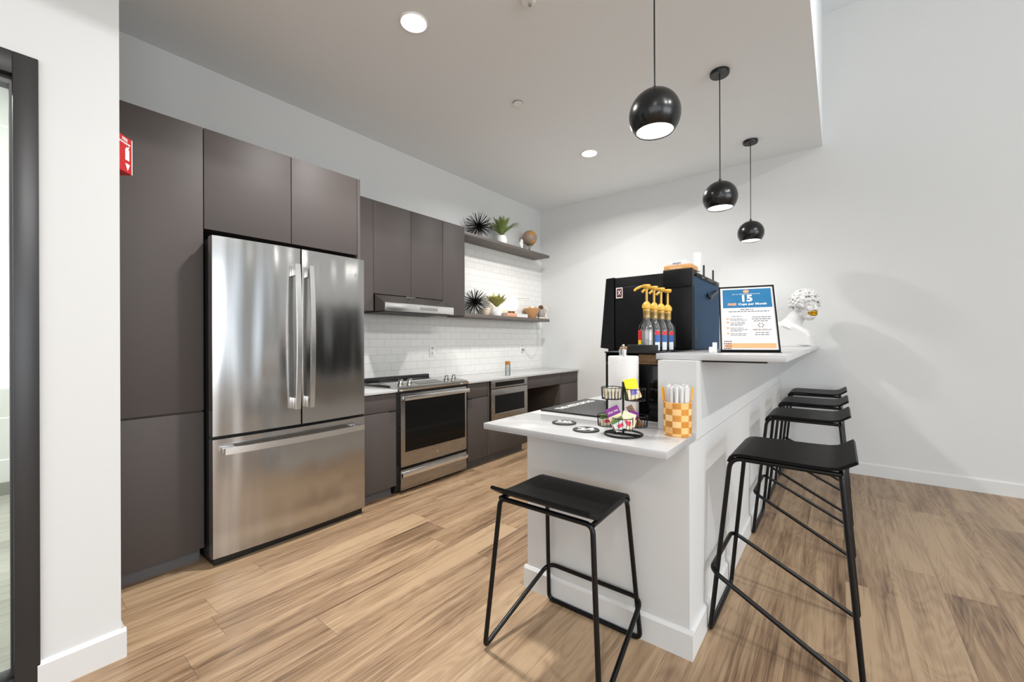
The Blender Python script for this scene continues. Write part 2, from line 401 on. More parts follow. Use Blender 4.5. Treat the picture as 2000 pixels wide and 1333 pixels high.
struct('ceiling_3', MB().box(-5.2, XN - 0.14, -3.0, 0.245, 3.3, 3.4), CEIL)
struct('baseboard_far_left', MB().box(-5.2, -5.185, -3.0, 0.245, 0, 0.10), mat('grey_base', srgb(120, 120, 110), 0.6))
lamp('side_room_lamp', 'AREA', (-3.9, -1.2, 3.25), 125, (1, 0.98, 0.94), 0.8, 0.8, (-3.9, -1.2, 0))

# backsplash tile
struct('trim_1', MB().box(XW, XW + 0.008, 1.72, YB, 0.832, 2.318), mat_tile('white_subway_tile', 1, 0.1515, 0.0733, 2.213 - 0.0757, 1.372, srgb(226, 226, 223), srgb(202, 202, 198), 0.14))

# ------------------------------------------------------------------ tall cabinets and the panels over the refrigerator
XT = -2.722
def bx(x0, x1, y0, y1, z0, z1, b=0.0): return MB().box(x0, x1, y0, y1, z0, z1, b)
G = 'taupe flat-front kitchen cabinets'
t = Thing('tall_cabinet', 'tall taupe pantry cabinet left of the refrigerator, beside the white wall', 'cabinet', (-3.0, 0.55, 0), G)
t.part('body', bx(XW + 0.002, XT - 0.02, 0.36, 0.755, 0.085, 2.37), CABD)
t.part('door', bx(XT - 0.018, XT, 0.36, 0.7545, 0.833, 2.372, 0.0015), CAB)
t.part('door', bx(XT - 0.018, XT, 0.36, 0.7545, 0.085, 0.823, 0.0015), CAB)
t.part('toe_kick', bx(XW + 0.002, XT - 0.06, 0.36, 0.75, 0.0, 0.085), TOE)
t = Thing('over_fridge_cabinet', 'wide taupe wall cabinet above the refrigerator with two doors', 'cabinet', (-3.0, 1.22, 1.82), G)
t.part('body', bx(XW + 0.002, XT - 0.02, 0.76, 1.68, 1.825, 2.37), CABD)
t.part('door', bx(XT - 0.018, XT, 0.7585, 1.2175, 1.822, 2.372, 0.0015), CAB)
t.part('door', bx(XT - 0.018, XT, 1.2215, 1.676, 1.822, 2.372, 0.0015), CAB)
t.part('side_panel', bx(XW + 0.010, XT, 1.6805, 1.702, 0.0, 2.372, 0.001), CAB)

# ------------------------------------------------------------------ refrigerator
t = Thing('refrigerator', 'stainless french door refrigerator with bottom freezer drawer', 'refrigerator', (-2.95, 1.2, 0))
t.part('body', MB().box(XW + 0.02, -2.665, 0.765, 1.668, 0.03, 1.762), mat('fridge_side', srgb(38, 36, 36), 0.4))
def bowed(y0, y1, z0, z1, x_edge, bow, yc0, yc1):
    # door slab whose front is a shallow arc across the whole refrigerator
    n = 14; front = []
    for i in range(n + 1):
        y = y0 + (y1 - y0) * i / n; s = (y - yc0) / (yc1 - yc0)
        front.append((x_edge + bow * (1 - (2 * s - 1) ** 2), y))
    r0 = 0.006
    front[0] = (front[0][0] - r0, front[0][1]); front[-1] = (front[-1][0] - r0, front[-1][1])
    front.insert(1, (front[0][0] + r0 * 0.8, y0 + r0 * 0.25)); front.insert(-1, (front[-1][0] + r0 * 0.8, y1 - r0 * 0.25))
    poly = front + [(-2.662, y1), (-2.662, y0)]
    return MB().prism(poly, z0, z1, 2)
FY0, FY1 = 0.760, 1.660
dl = t.part('door', bowed(FY0, 1.214, 0.700, 1.770, -2.608, 0.018, FY0, FY1), STEEL, smooth=30)
dr = t.part('door', bowed(1.221, FY1, 0.700, 1.770, -2.608, 0.018, FY0, FY1), STEEL, smooth=30)
fd = t.part('freezer_drawer', bowed(FY0, FY1, 0.050, 0.682, -2.608, 0.018, FY0, FY1), STEEL, smooth=30)
def vhandle(yc, parent):
    mbh = MB(); x0 = -2.592
    pts = []
    for i in range(17):
        s = i / 16; z = 0.80 + (1.668 - 0.80) * s; x = x0 + 0.040 + 0.022 * (1 - (2 * s - 1) ** 2); pts.append((x, z))
    mbh.ring_loft([[Vector((x, yc - 0.014, z)), Vector((x + 0.012, yc - 0.014, z)), Vector((x + 0.012, yc + 0.014, z)), Vector((x, yc + 0.014, z))] for x, z in pts])
    for z in (0.80, 1.600): mbh.box(x0 - 0.004, x0 + 0.046, yc - 0.012, yc + 0.012, z, z + 0.066, 0.002)
    t.part('handle', mbh, STEELH, parent)
vhandle(1.176, dl); vhandle(1.258, dr)
mbh = MB(); pts = []
for i in range(17):
    s = i / 16; y = 0.800 + 0.818 * s; pts.append((-2.592 + 0.036 + 0.024 * (1 - (2 * s - 1) ** 2), y))
mbh.ring_loft([[Vector((x, y, 0.606)), Vector((x + 0.012, y, 0.606)), Vector((x + 0.012, y, 0.640)), Vector((x, y, 0.640))] for x, y in pts])
for y in (0.800, 1.56): mbh.box(-2.598, -2.552, y, y + 0.058, 0.609, 0.637, 0.002)
t.part('handle', mbh, STEELH, fd)
lg = MB().lathe([(0.0, 0), (0.016, 0), (0.016, 0.001), (0, 0.001)], (0, 0, 0), 24, Matrix.Rotation(R(90), 3, 'Y'))
for v in lg.bm.verts: v.co += Vector((-2.6035, 1.582, 1.655))
t.part('badge', lg, CHROME, dr)
t.part('toe_grille', MB().box(-2.9, -2.64, 0.775, 1.655, 0.0, 0.045), BLACK)

# ------------------------------------------------------------------ wall cabinets, hood
XU = -3.012
t = Thing('wall_cabinet', 'narrow taupe wall cabinet between the refrigerator panel and the range hood doors', 'cabinet', (-3.15, 1.85, 1.46), G)
t.part('body', bx(XW + 0.009, XU, 1.704, 2.0005, 1.457, 2.370), CAB)
t = Thing('wall_cabinet', 'two-door taupe wall cabinet directly above the range hood', 'cabinet', (-3.15, 2.38, 1.6), G)
t.part('body', bx(XW + 0.009, XU - 0.02, 2.003, 2.766, 1.604, 2.368), CABD)
t.part('door', bx(XU - 0.018, XU, 2.0045, 2.3835, 1.601, 2.370, 0.0015), CAB)
t.part('door', bx(XU - 0.018, XU, 2.3875, 2.7645, 1.601, 2.370, 0.0015), CAB)
t.part('finger_pull', bx(XU - 0.012, XU + 0.002, 2.335, 2.435, 1.590, 1.602), BLACK)
t = Thing('wall_cabinet', 'single-door taupe wall cabinet at the right end, next to the open shelves', 'cabinet', (-3.15, 2.92, 1.46), G)
t.part('body', bx(XW + 0.009, XU - 0.02, 2.769, 3.066, 1.465, 2.368), CABD)
t.part('door', bx(XU - 0.018, XU, 2.7685, 3.0665, 1.463, 2.370, 0.0015), CAB)

t = Thing('range_hood', 'stainless under-cabinet range hood above the stove', 'range hood', (-3.1, 2.38, 1.45))
t.part('canopy', MB().prism([(-3.278, 1.455), (-2.872, 1.455), (-2.872, 1.519), (-3.018, 1.600), (-3.278, 1.600)], 2.008, 2.762, 1), mat_steel('hood_steel', (0.42, 0.405, 0.385, 1), 0.22, False, 0.1), smooth=20)
t.part('front_strip', MB().box(-2.873, -2.858, 2.008, 2.762, 1.452, 1.519, 0.003), STEELH)
t.part('control_panel', MB().box(-2.859, -2.8565, 2.36, 2.56, 1.474, 1.500, 0.001), mat('grey_buttons', srgb(120, 120, 118), 0.4))
t.part('filter', MB().box(-3.26, -2.885, 2.03, 2.74, 1.447, 1.455), mat('dark_filter', srgb(52, 50, 48), 0.5, 0.6, bump=0.8, bscale=300))

# ------------------------------------------------------------------ base cabinets
XB = -2.707; ZCT = 0.832
def base_cab(y0, y1, label):
    t = Thing('base_cabinet', label, 'cabinet', (-2.99, (y0 + y1) / 2, 0), G)
    t.part('body', bx(XW + 0.009, XB - 0.02, y0 + 0.002, y1 - 0.002, 0.083, 0.806), CABD)
    t.part('door', bx(XB - 0.018, XB, y0 + 0.002, y1 - 0.002, 0.083, 0.664, 0.0015), CAB)
    t.part('drawer', bx(XB - 0.018, XB, y0 + 0.002, y1 - 0.002, 0.669, 0.808, 0.0015), CAB)
    t.part('toe_kick', bx(XW + 0.009, XB - 0.07, y0 + 0.002, y1 - 0.002, 0, 0.083), TOE)
    return t
t = base_cab(1.705, 1.996, 'taupe base cabinet between the refrigerator and the stove')
t.part('finger_pull', bx(XB - 0.010, XB + 0.002, 1.80, 1.87, 0.800, 0.8085), BLACK); t.part('finger_pull', bx(XB - 0.010, XB + 0.002, 1.93, 1.993, 0.660, 0.670), BLACK)
t = base_cab(2.788, 3.070, 'taupe base cabinet right of the stove with drawer over door')
t.part('finger_pull', bx(XB - 0.010, XB + 0.002, 2.90, 2.96, 0.800, 0.8085), BLACK); t.part('finger_pull', bx(XB - 0.010, XB + 0.002, 2.79, 2.85, 0.660, 0.670), BLACK)
t = base_cab(4.430, 4.853, 'taupe base cabinet in the corner against the back wall')
t.part('finger_pull', bx(XB - 0.010, XB + 0.002, 4.60, 4.68, 0.800, 0.8085), BLACK)
t = Thing('microwave_cabinet', 'taupe base cabinet housing the drawer microwave', 'cabinet', (-2.99, 3.4, 0), G)
t.part('body', bx(XW + 0.009, XB - 0.02, 3.073, 3.717, 0.083, 0.40), CABD)
t.part('side_panel', bx(XW + 0.009, XB - 0.002, 3.073, 3.092, 0.083, 0.806), CABD)
t.part('side_panel', bx(XW + 0.009, XB - 0.002, 3.7175, 3.7215, 0.083, 0.806), CABD)
t.part('door', bx(XB - 0.018, XB, 3.095, 3.716, 0.087, 0.405, 0.0015), CAB)
t.part('toe_kick', bx(XW + 0.009, XB - 0.07, 3.073, 3.717, 0, 0.083), TOE)
t = Thing('drawer_microwave', 'built-in stainless drawer microwave with black glass under the counter', 'microwave', (-2.9, 3.41, 0.41))
t.part('housing', bx(-3.2, XB - 0.005, 3.10, 3.712, 0.412, 0.802), BLACK)
t.part('control_panel', bx(XB - 0.004, XB + 0.012, 3.108, 3.712, 0.728, 0.806, 0.002), STEELD)
t.part('display', bx(XB + 0.012, XB + 0.0135, 3.172, 3.655, 0.745, 0.790), DGLASS)
mw = t.part('drawer_front', bx(XB - 0.004, XB + 0.014, 3.108, 3.712, 0.412, 0.722, 0.002), STEELD)
t.part('glass', bx(XB + 0.014, XB + 0.0155, 3.163, 3.652, 0.478, 0.660), DGLASS, mw)
t.part('trim_bar', bx(XB + 0.014, XB + 0.017, 3.163, 3.652, 0.470, 0.477), CHROME, mw)
t = Thing('desk_cabinet', 'open knee-space desk section under the counter near the back wall', 'cabinet', (-2.99, 4.07, 0), G)
t.part('apron', bx(XB - 0.018, XB, 3.723, 4.427, 0.672, 0.808, 0.0015), CAB)
t.part('back_panel', bx(XW + 0.009, XW + 0.024, 3.723, 4.427, 0.0, 0.806), CABD)
t.part('side_panel', bx(XW + 0.024, XB - 0.003, 4.412, 4.4295, 0.0, 0.806), CABD)
# counter tops along the left wall
t = single('countertop', 'short white quartz counter between refrigerator and stove', 'countertop', bx(XW + 0.009, -2.689, 1.703, 1.998, 0.809, ZCT, 0.002), QUARTZ, (-2.99, 1.85, 0.81))
t = single('countertop', 'long white quartz counter right of the stove running to the back wall', 'countertop', bx(XW + 0.009, -2.689, 2.785, YB - 0.001, 0.809, ZCT, 0.002), QUARTZ, (-2.99, 3.8, 0.81))

# ------------------------------------------------------------------ range
t = Thing('electric_range', 'slide-in stainless electric range with black glass cooktop and oven window', 'stove', (-2.98, 2.39, 0))
t.part('body', bx(XW + 0.05, -2.730, 2.003, 2.780, 0.03, 0.822), BLACK)
ct = t.part('cooktop', MB().box(XW + 0.03, -2.80, 2.001, 2.782, 0.833, 0.850, 0.003), DGLASS2)
for (cx, cy, rr) in ((-3.12, 2.22, 0.075), (-3.12, 2.58, 0.095), (-2.92, 2.2, 0.095), (-2.92, 2.58, 0.075)):
    mbq = MB().tube([(cx + rr * math.cos(a), cy + rr * math.sin(a), 0.8503) for a in [2 * math.pi * k / 28 for k in range(28)]], 0.0007, 4, closed=True)
    t.part('burner_mark', mbq, mat('burner_ring', srgb(90, 90, 90), 0.4), ct)
t.part('rear_vent', bx(XW + 0.012, XW + 0.062, 2.010, 2.775, 0.834, 0.880, 0.004), BLACK)
t.part('control_panel', MB().prism([(-2.93, 0.850), (-2.905, 0.866), (-2.712, 0.843), (-2.678, 0.828), (-2.690, 0.812), (-2.74, 0.806), (-2.93, 0.830)], 2.006, 2.777, 1), STEELH, smooth=25)
mbk = MB().box(-0.055, 0.055, -0.135, 0.135, 0, 0.0012)
for v in mbk.bm.verts: v.co = Matrix.Rotation(math.atan2(0.023, 0.193), 3, 'Y') @ v.co + Vector((-2.80, 2.39, 0.8545))
t.part('display', mbk, mat('grey_display', srgb(74, 72, 70), 0.25))
for yk in (2.10, 2.19, 2.60, 2.69):
    mbk = MB().lathe([(0, 0), (0.027, 0), (0.027, 0.007), (0.021, 0.010), (0.020, 0.034), (0.017, 0.038), (0, 0.038)], (0, 0, 0), 20)
    mbk.box(-0.004, 0.004, -0.019, 0.019, 0.034, 0.046, 0.002)
    for v in mbk.bm.verts: v.co = Matrix.Rotation(R(7), 3, 'Y') @ v.co + Vector((-2.790, yk, 0.852))
    t.part('knob', mbk, CHROME)
t.part('black_band', bx(-2.732, -2.712, 2.004, 2.780, 0.790, 0.812), BLACK)
od = t.part('oven_door', MB().box(-2.730, -2.700, 2.034, 2.766, 0.212, 0.788, 0.003), STEELD)
t.part('window', bx(-2.701, -2.6985, 2.076, 2.744, 0.326, 0.738), DGLASS, od)
mbk = MB()
mbk.box(-2.668, -2.650, 2.040, 2.762, 0.738, 0.776, 0.007)
for y in (2.052, 2.725): mbk.box(-2.702, -2.664, y, y + 0.028, 0.744, 0.770, 0.003)
t.part('handle', mbk, STEELH, od)
lg = MB().lathe([(0.0, 0), (0.014, 0), (0.014, 0.001), (0, 0.001)], (0, 0, 0), 20, Matrix.Rotation(R(90), 3, 'Y'))
for v in lg.bm.verts: v.co += Vector((-2.6998, 2.41, 0.268))
t.part('badge', lg, CHROME, od)
wd = t.part('warming_drawer', MB().box(-2.730, -2.702, 2.034, 2.766, 0.030, 0.190, 0.003), STEELD)
t.part('handle', MB().prism([(-2.702, 0.128), (-2.680, 0.136), (-2.676, 0.160), (-2.702, 0.172)], 2.038, 2.762, 1), STEELH, wd, smooth=20)
for y in (2.03, 2.74): t.part('foot', MB().lathe([(0, 0), (0.018, 0), (0.018, 0.03), (0, 0.03)], (-2.78, y, 0), 12), BLACK)

# ------------------------------------------------------------------ outlets
for (y, z, lab) in ((2.861, 1.108, 'white wall outlet in the tile to the right of the stove'), (4.395, 1.115, 'white wall outlet below the lower shelf with a cord plugged in')):
    t = Thing('wall_outlet', lab, 'outlet', (XW + 0.008, y, z), 'white outlets on the tiled wall')
    t.part('cover_plate', MB().box(XW + 0.0081, XW + 0.014, y - 0.036, y + 0.036, z - 0.058, z + 0.058, 0.003), WHITEP)
    for dz in (-0.026, 0.026): t.part('socket', MB().box(XW + 0.014, XW + 0.0155, y - 0.016, y + 0.016, z + dz - 0.016, z + dz + 0.016, 0.001), mat('socket_grey', srgb(190, 190, 188), 0.5))

# ------------------------------------------------------------------ open shelves
SH = mat('shelf_laminate', srgb(96, 88, 84), 0.5, noise=0.03)
single('wall_shelf', 'upper floating taupe shelf carrying the fern and the desk globe', 'shelf', bx(XW + 0.0085, -3.030, 3.070, 4.682, 2.305, 2.337, 0.0015), SH, (-3.16, 3.87, 2.31), 'floating shelves beside the wall cabinets')
single('wall_shelf', 'lower floating taupe shelf carrying the lit globe lamp and the basket', 'shelf', bx(XW + 0.0085, -3.030, 3.070, 4.682, 1.456, 1.492, 0.0015), SH, (-3.16, 3.87, 1.46), 'floating shelves beside the wall cabinets')
ZU, ZL2 = 2.337, 1.492
rnd = random.Random(4)
def urchin(c, r, n, label, zfloor, xwall):
    mbu = MB().ball(c, 0.017, 12)
    for i in range(n):
        ph = math.acos(1 - 2 * (i + 0.5) / n); th = math.pi * (1 + 5 ** 0.5) * i
        d = Vector((math.sin(ph) * math.cos(th), math.sin(ph) * math.sin(th), math.cos(ph)))
        L = r * rnd.uniform(0.9, 1.0)
        if d.z < 0: L = min(L, (c[2] - zfloor - 0.002) / max(-d.z, 1e-3))
        if d.x < 0: L = min(L, (c[0] - xwall - 0.003) / max(-d.x, 1e-3))
        a = Vector(c); b = a + d * L
        mbu.tube([a, a + (b - a) * 0.96, b], 0.0032, 5, radii=[0.0045, 0.0030, 0.0015])
    single('spiky_ball_ornament', label, 'ornament', mbu, BLACK, (c[0], c[1], zfloor), 'black spiky ball ornaments')
urchin((-3.145, 3.425, ZU + 0.145), 0.165, 95, 'black spiky ball ornament on the upper shelf', ZU, XW)
urchin((-3.150, 3.362, ZL2 + 0.140), 0.160, 95, 'black spiky ball ornament on the lower shelf', ZL2, XW)
def fern(c, h, spread, n, label, leafmat, pot_r, pot_h, long_one=False):
    t = Thing('potted_fern', label, 'plant', c)
    t.part('pot', MB().lathe([(0, 0), (pot_r * 0.80, 0), (pot_r, pot_h * 0.35), (pot_r * 0.98, pot_h * 0.6), (pot_r * 0.72, pot_h), (pot_r * 0.62, pot_h), (pot_r * 0.62, pot_h * 0.85), (0, pot_h * 0.85)], c, 28), WHITE, smooth=50)
    t.part('soil', MB().lathe([(0, pot_h * 0.86), (pot_r * 0.6, pot_h * 0.86), (pot_r * 0.6, pot_h * 0.9), (0, pot_h * 0.92)], c, 16), SOIL)
    mbf = MB(); base = Vector(c) + Vector((0, 0, pot_h * 0.88))
    for i in range(n):
        th = 2 * math.pi * i / n + rnd.uniform(-0.3, 0.3); lean = rnd.uniform(0.25, 1.0); L = h * rnd.uniform(0.75, 1.05)
        if long_one and i == 0: th = R(62); lean = 1.35; L = h * 1.45
        dirx = Vector((math.cos(th), math.sin(th), 0)); pts = []
        for k in range(11):
            s = k / 10
            p = base + dirx * (spread * lean * (s ** 1.2)) * L / h + Vector((0, 0, L * (s - 0.42 * lean * s * s)))
            p.x = max(p.x, XW + 0.012); pts.append(p)
        mbf.tube(pts, 0.0012, 4)
        side = Vector((-math.sin(th), math.cos(th), 0))
        for k in range(2, 11):
            s = k / 10; wl = 0.029 * math.sin(math.pi * min(1, s * 0.92 + 0.06)) + 0.006; tdir = (pts[k] - pts[k - 1]).normalized()
            for sg in (-1, 1):
                for q in (0, 0.5):
                    p = pts[k - 1].lerp(pts[k], q) if q else pts[k]
                    tip = p + side * sg * wl + tdir * wl * 0.9 + Vector((0, 0, rnd.uniform(-0.004, 0.004)))
                    wv = tdir * 0.004
                    vs = [mbf.bm.verts.new(x) for x in (p - wv, p + wv, p.lerp(tip, 0.6) + wv, tip, p.lerp(tip, 0.6) - wv)]
                    for v in vs: v.co.x = max(v.co.x, XW + 0.010)
                    mbf.bm.faces.new(vs)
    t.part('foliage', mbf, leafmat)
fern((-3.125, 3.80, ZU), 0.25, 0.25, 38, 'green fern in a white round pot on the upper shelf', LEAF, 0.066, 0.105)
fern((-3.125, 3.705, ZL2), 0.20, 0.21, 38, 'yellow-green fern in a white tapered pot on the lower shelf', LEAF2, 0.062, 0.105, True)
# cream bowl just behind the fern on the lower shelf
single('bowl', 'small cream bowl between the spiky ball and the fern on the lower shelf', 'bowl', MB().lathe([(0, 0), (0.03, 0), (0.055, 0.05), (0.064, 0.095), (0.060, 0.095), (0.050, 0.05), (0.02, 0.008), (0, 0.008)], (-3.205, 3.600, ZL2), 28), BEAD, (-3.205, 3.600, ZL2), smooth=50)
# hand figurine
t = Thing('hand_figurine', 'small white upright hand figurine beside the desk globe', 'figurine', (-3.14, 4.21, ZU))
mbh = MB(); c = Vector((-3.14, 4.21, ZU))
mbh.tube([c, c + Vector((0, 0, 0.045))], 0.02, 12, radii=[0.024, 0.019])
mbh.tube([c + Vector((0, 0, 0.04)), c + Vector((0, 0, 0.075)), c + Vector((0, 0, 0.098))], 0.02, 12, radii=[0.018, 0.024, 0.020])
for k, (dy, L, tilt) in enumerate(((-0.016, 0.050, -0.14), (-0.006, 0.062, -0.04), (0.005, 0.058, 0.05), (0.015, 0.045, 0.15))):
    p = c + Vector((0, dy, 0.088)); d = Vector((0.02 * k, math.sin(tilt), math.cos(tilt))).normalized()
    mbh.tube([p, p + d * L * 0.5, p + d * L * 0.9 + Vector((0.006, 0, 0)), p + d * L + Vector((0.01, 0, 0))], 0.006, 8, radii=[0.0068, 0.006, 0.005, 0.002])
p = c + Vector((0, -0.016, 0.058)); mbh.tube([p, p + Vector((0, -0.018, 0.018)), p + Vector((0, -0.023, 0.040)), p + Vector((0, -0.021, 0.046))], 0.006, 8, radii=[0.008, 0.0065, 0.005, 0.002])
t.part('hand', mbh, WHITE, smooth=60)
# desk globe
c = Vector((-3.14, 4.385, ZU)); gc = c + Vector((0, 0, 0.195))
t = Thing('desk_globe', 'antique brown desk globe on a brass stand, upper shelf', 'globe', tuple(c))
t.part('base', MB().lathe([(0, 0), (0.048, 0), (0.050, 0.006), (0.030, 0.014), (0.009, 0.022), (0.007, 0.078), (0, 0.078)], tuple(c), 24), BRASS)
Mg = bpy.data.materials.new('antique_globe'); Mg.use_nodes = True; N = Mg.node_tree.nodes; L = Mg.node_tree.links
tcn = N.new('ShaderNodeTexCoord'); nz = N.new('ShaderNodeTexNoise'); nz.inputs['Scale'].default_value = 9; nz.inputs['Detail'].default_value = 5
cr = N.new('ShaderNodeValToRGB'); cr.color_ramp.elements[0].position = 0.50; cr.color_ramp.elements[0].color = srgb(148, 128, 112); cr.color_ramp.elements[1].position = 0.53; cr.color_ramp.elements[1].color = srgb(186, 134, 62)
L.new(tcn.outputs['Object'], nz.inputs['Vector']); L.new(nz.outputs[0], cr.inputs[0]); L.new(cr.outputs[0], N['Principled BSDF'].inputs['Base Color']); N['Principled BSDF'].inputs['Roughness'].default_value = 0.45
t.part('sphere', MB().ball(tuple(gc), 0.096, 32), Mg, smooth=60)
ax = Vector((0, 0.39, 0.92))
perp = Vector((0, 0.92, -0.39))
t.part('meridian_arc', MB().tube([gc + (ax * math.cos(a) + perp * math.sin(a)) * 0.108 for a in [R(-4 + 188 * k / 24) for k in range(25)]], 0.0035, 8), BRASS)
t.part('axis_pin', MB().tube([gc + ax * 0.094, gc + ax * 0.118], 0.004, 8), BRASS)
t.part('axis_pin', MB().tube([gc - ax * 0.094, gc - ax * 0.116], 0.006, 8), BRASS)
# lower shelf: books, lamp, basket
def book(c, dx, dy, dz, rz, material, label):
    t = Thing('book', label, 'book', c, 'books stacked under the globe lamp')
    mt = Matrix.Translation(Vector(c)) @ Matrix.Rotation(rz, 4, 'Z')
    t.part('cover', MB().box(-dx, dx, -dy, dy, 0, 0.003, 0, 2, mt).box(-dx, dx, -dy, dy, dz - 0.003, dz, 0, 2, mt).box(-dx, -dx + 0.003, -dy, dy, 0.003, dz - 0.003, 0, 2, mt), material)
    t.part('pages', MB().box(-dx + 0.003, dx - 0.004, -dy + 0.004, dy - 0.004, 0.003, dz - 0.003, 0, 2, mt), PAPER)
book((-3.155, 3.925, ZL2), 0.085, 0.095, 0.024, R(180), ORANGE, 'orange book at the bottom of the shelf stack, left of the white book')
book((-3.155, 3.93, ZL2 + 0.0245), 0.080, 0.090, 0.020, R(180), mat('book_coral', srgb(214, 160, 140), 0.7), 'coral pink book lying on the orange book')
book((-3.160, 4.138, ZL2), 0.085, 0.112, 0.0445, R(180), PAPER, 'thick white book lying flat right of the orange book')
t = Thing('globe_lamp', 'small lit round globe table lamp on the book stack of the lower shelf', 'lamp', (-3.160, 4.025, ZL2 + 0.045))
t.part('base', MB().lathe([(0, 0), (0.042, 0), (0.042, 0.030), (0.036, 0.034), (0, 0.034)], (-3.160, 4.025, ZL2 + 0.0448), 28), BRASS)
t.part('globe', MB().ball((-3.160, 4.025, ZL2 + 0.0448 + 0.118), 0.088, 32), WGLOW, smooth=60)
bc = Vector((-3.155, 4.455, ZL2))
t = Thing('conical_basket', 'tan cone-shaped basket of cream balls at the right end of the lower shelf', 'basket', tuple(bc))
t.part('shell', MB().lathe([(0, 0), (0.042, 0), (0.078, 0.060), (0.112, 0.132), (0.108, 0.134), (0.074, 0.060), (0.03, 0.01), (0, 0.01)], tuple(bc), 32), BASKET, smooth=40)
for k in range(9):
    a = 2 * math.pi * k / 8; rr = 0.055 if k < 8 else 0.0
    p = bc + Vector((rr * math.cos(a), rr * math.sin(a), 0.130 + (0.018 if k == 8 else 0)))
    single('decorative_ball', 'cream wooden ball heaped in the conical basket', 'ball', MB().ball(tuple(p), 0.024, 14), (BEAD if k % 3 else BASKET), tuple(p), 'balls in the conical basket', 60)
vc = Vector((-3.128, 4.622, ZL2))
single('vase', 'grey tapered vase at the very end of the lower shelf', 'vase', MB().lathe([(0, 0), (0.032, 0), (0.050, 0.05), (0.052, 0.10), (0.046, 0.13), (0.040, 0.13), (0.044, 0.10), (0.03, 0.02), (0, 0.02)], tuple(vc), 28), GREYV, tuple(vc), smooth=50)
mbp = MB().ball((vc.x, vc.y, vc.z + 0.150), 0.028, 12, (1, 1, 0.9))
for k in range(60):
    ph = math.acos(1 - 2 * (k + 0.5) / 60); th = 2.4 * k; d = Vector((math.sin(ph) * math.cos(th), math.sin(ph) * math.sin(th), math.cos(ph)))
    p = vc + Vector((0, 0, 0.150)) + d * 0.028; mbp.tube([p, p + d * 0.008 + Vector((0, 0, 0.004))], 0.006, 5, radii=[0.006, 0.002])
single('pine_cone', 'brown pine cone resting in the mouth of the grey vase', 'pine cone', mbp, BROWN, (vc.x, vc.y, vc.z + 0.12))
mbp = MB()
for k in range(16):
    s = k / 15; p = Vector((-3.062 + 0.012 * math.sin(7 * s), 4.638 + 0.028 * math.sin(math.pi * s), ZL2 + 0.152 - 0.137 * s))
    mbp.ball(tuple(p), 0.0115, 10)
for k in range(5): mbp.ball((-3.068 - 0.002 * k, 4.625 - 0.022 * (k + 1), ZL2 + 0.0117), 0.0115, 10)
single('bead_garland', 'cream wooden bead garland hanging down over the grey vase', 'bead garland', mbp, BEAD, (-3.075, 4.64, ZL2), smooth=60)
# lamp cord and plug
pts = [(-3.278, 4.70, 1.475), (-3.274, 4.735, 1.40), (-3.272, 4.755, 1.25), (-3.272, 4.745, 1.10), (-3.27, 4.68, 1.01), (-3.27, 4.60, 0.975), (-3.265, 4.52, 1.02), (-3.26, 4.44, 1.09), (-3.258, 4.397, 1.09)]
def smooth_curve(P, n=8):
    P = [Vector(p) for p in P]; P = [P[0]] + P + [P[-1]]; out = []
    for i in range(1, len(P) - 2):
        for j in range(n):
            t_ = j / n; a, b, c_, d = P[i - 1], P[i], P[i + 1], P[i + 2]
            out.append(0.5 * ((2 * b) + (c_ - a) * t_ + (2 * a - 5 * b + 4 * c_ - d) * t_ ** 2 + (3 * b - a - 3 * c_ + d) * t_ ** 3))
    out.append(P[-2]); return out
t = Thing('lamp_cord', 'thin white lamp cord looping from the lower shelf to the outlet', 'cord', (-3.27, 4.60, 0.98))
t.part('cable', MB().tube(smooth_curve(pts), 0.0022, 6), mat('cord_grey', srgb(205, 205, 202), 0.5))
t.part('plug', MB().box(-3.2713, -3.245, 4.380, 4.410, 1.076, 1.104, 0.004), mat('plug_grey', srgb(150, 150, 150), 0.5))
# carafe with wooden cap on the counter
c = (-2.80, 3.50, ZCT)
t = Thing('glass_bottle', 'clear glass bottle with amber wooden cap on the left wall counter', 'bottle', c)
t.part('body', MB().lathe([(0, 0), (0.027, 0), (0.027, 0.118), (0.025, 0.118), (0.025, 0.003), (0, 0.003)], c, 28), CLEAR)
t.part('cap', MB().lathe([(0, 0.116), (0.0275, 0.116), (0.0275, 0.152), (0.026, 0.154), (0, 0.154)], c, 28), WOODM)

# ------------------------------------------------------------------ island
XK0, XK, Y0, Y1 = -0.600, -0.447, 1.653, 1.761
ZI, ZB = 0.832, 1.146
t = Thing('island_base', 'white painted island base and knee wall with baseboard, joined to the back wall', 'kitchen island', (-0.8, 3.2, 0))
mbi = MB().box(-1.2015, XK, Y0, YB - 0.0005, 0, 0.804)
t.part('body', mbi, ISLW)
t.part('knee_wall', MB().box(XK0, XK, Y1, YB - 0.0005, 0.803, 1.119), ISLW)
pr = bb_prof(0.108, 0.014)
mbi = MB().ring_loft([[Vector((x, Y0 - p[0], p[1])) for p in pr] for x in (-1.2155, XK + 0.014)])
t.part('baseboard', mbi, TRIM)
mbi = MB().ring_loft([[Vector((XK + p[0], y, p[1])) for p in pr] for y in (Y0 + 0.0005, YB - 0.001)])
t.part('baseboard', mbi, TRIM)
mbi = MB().ring_loft([[Vector((-1.2015 - p[0], y, p[1])) for p in pr] for y in (Y0 - 0.0, YB - 0.001)])
t.part('baseboard', mbi, TRIM)
mbi = MB().box(-1.267, XK - 0.004, 1.4065, Y1 - 0.001, 0.805, ZI, 0.002); mbi.box(-1.267, XK0 - 0.001, Y1 - 0.003, YB - 0.001, 0.805, ZI, 0.002)
single('countertop', 'lower white quartz island counter with the tea rack and coasters', 'countertop', mbi, QUARTZ, (-0.9, 3.0, 0.805))
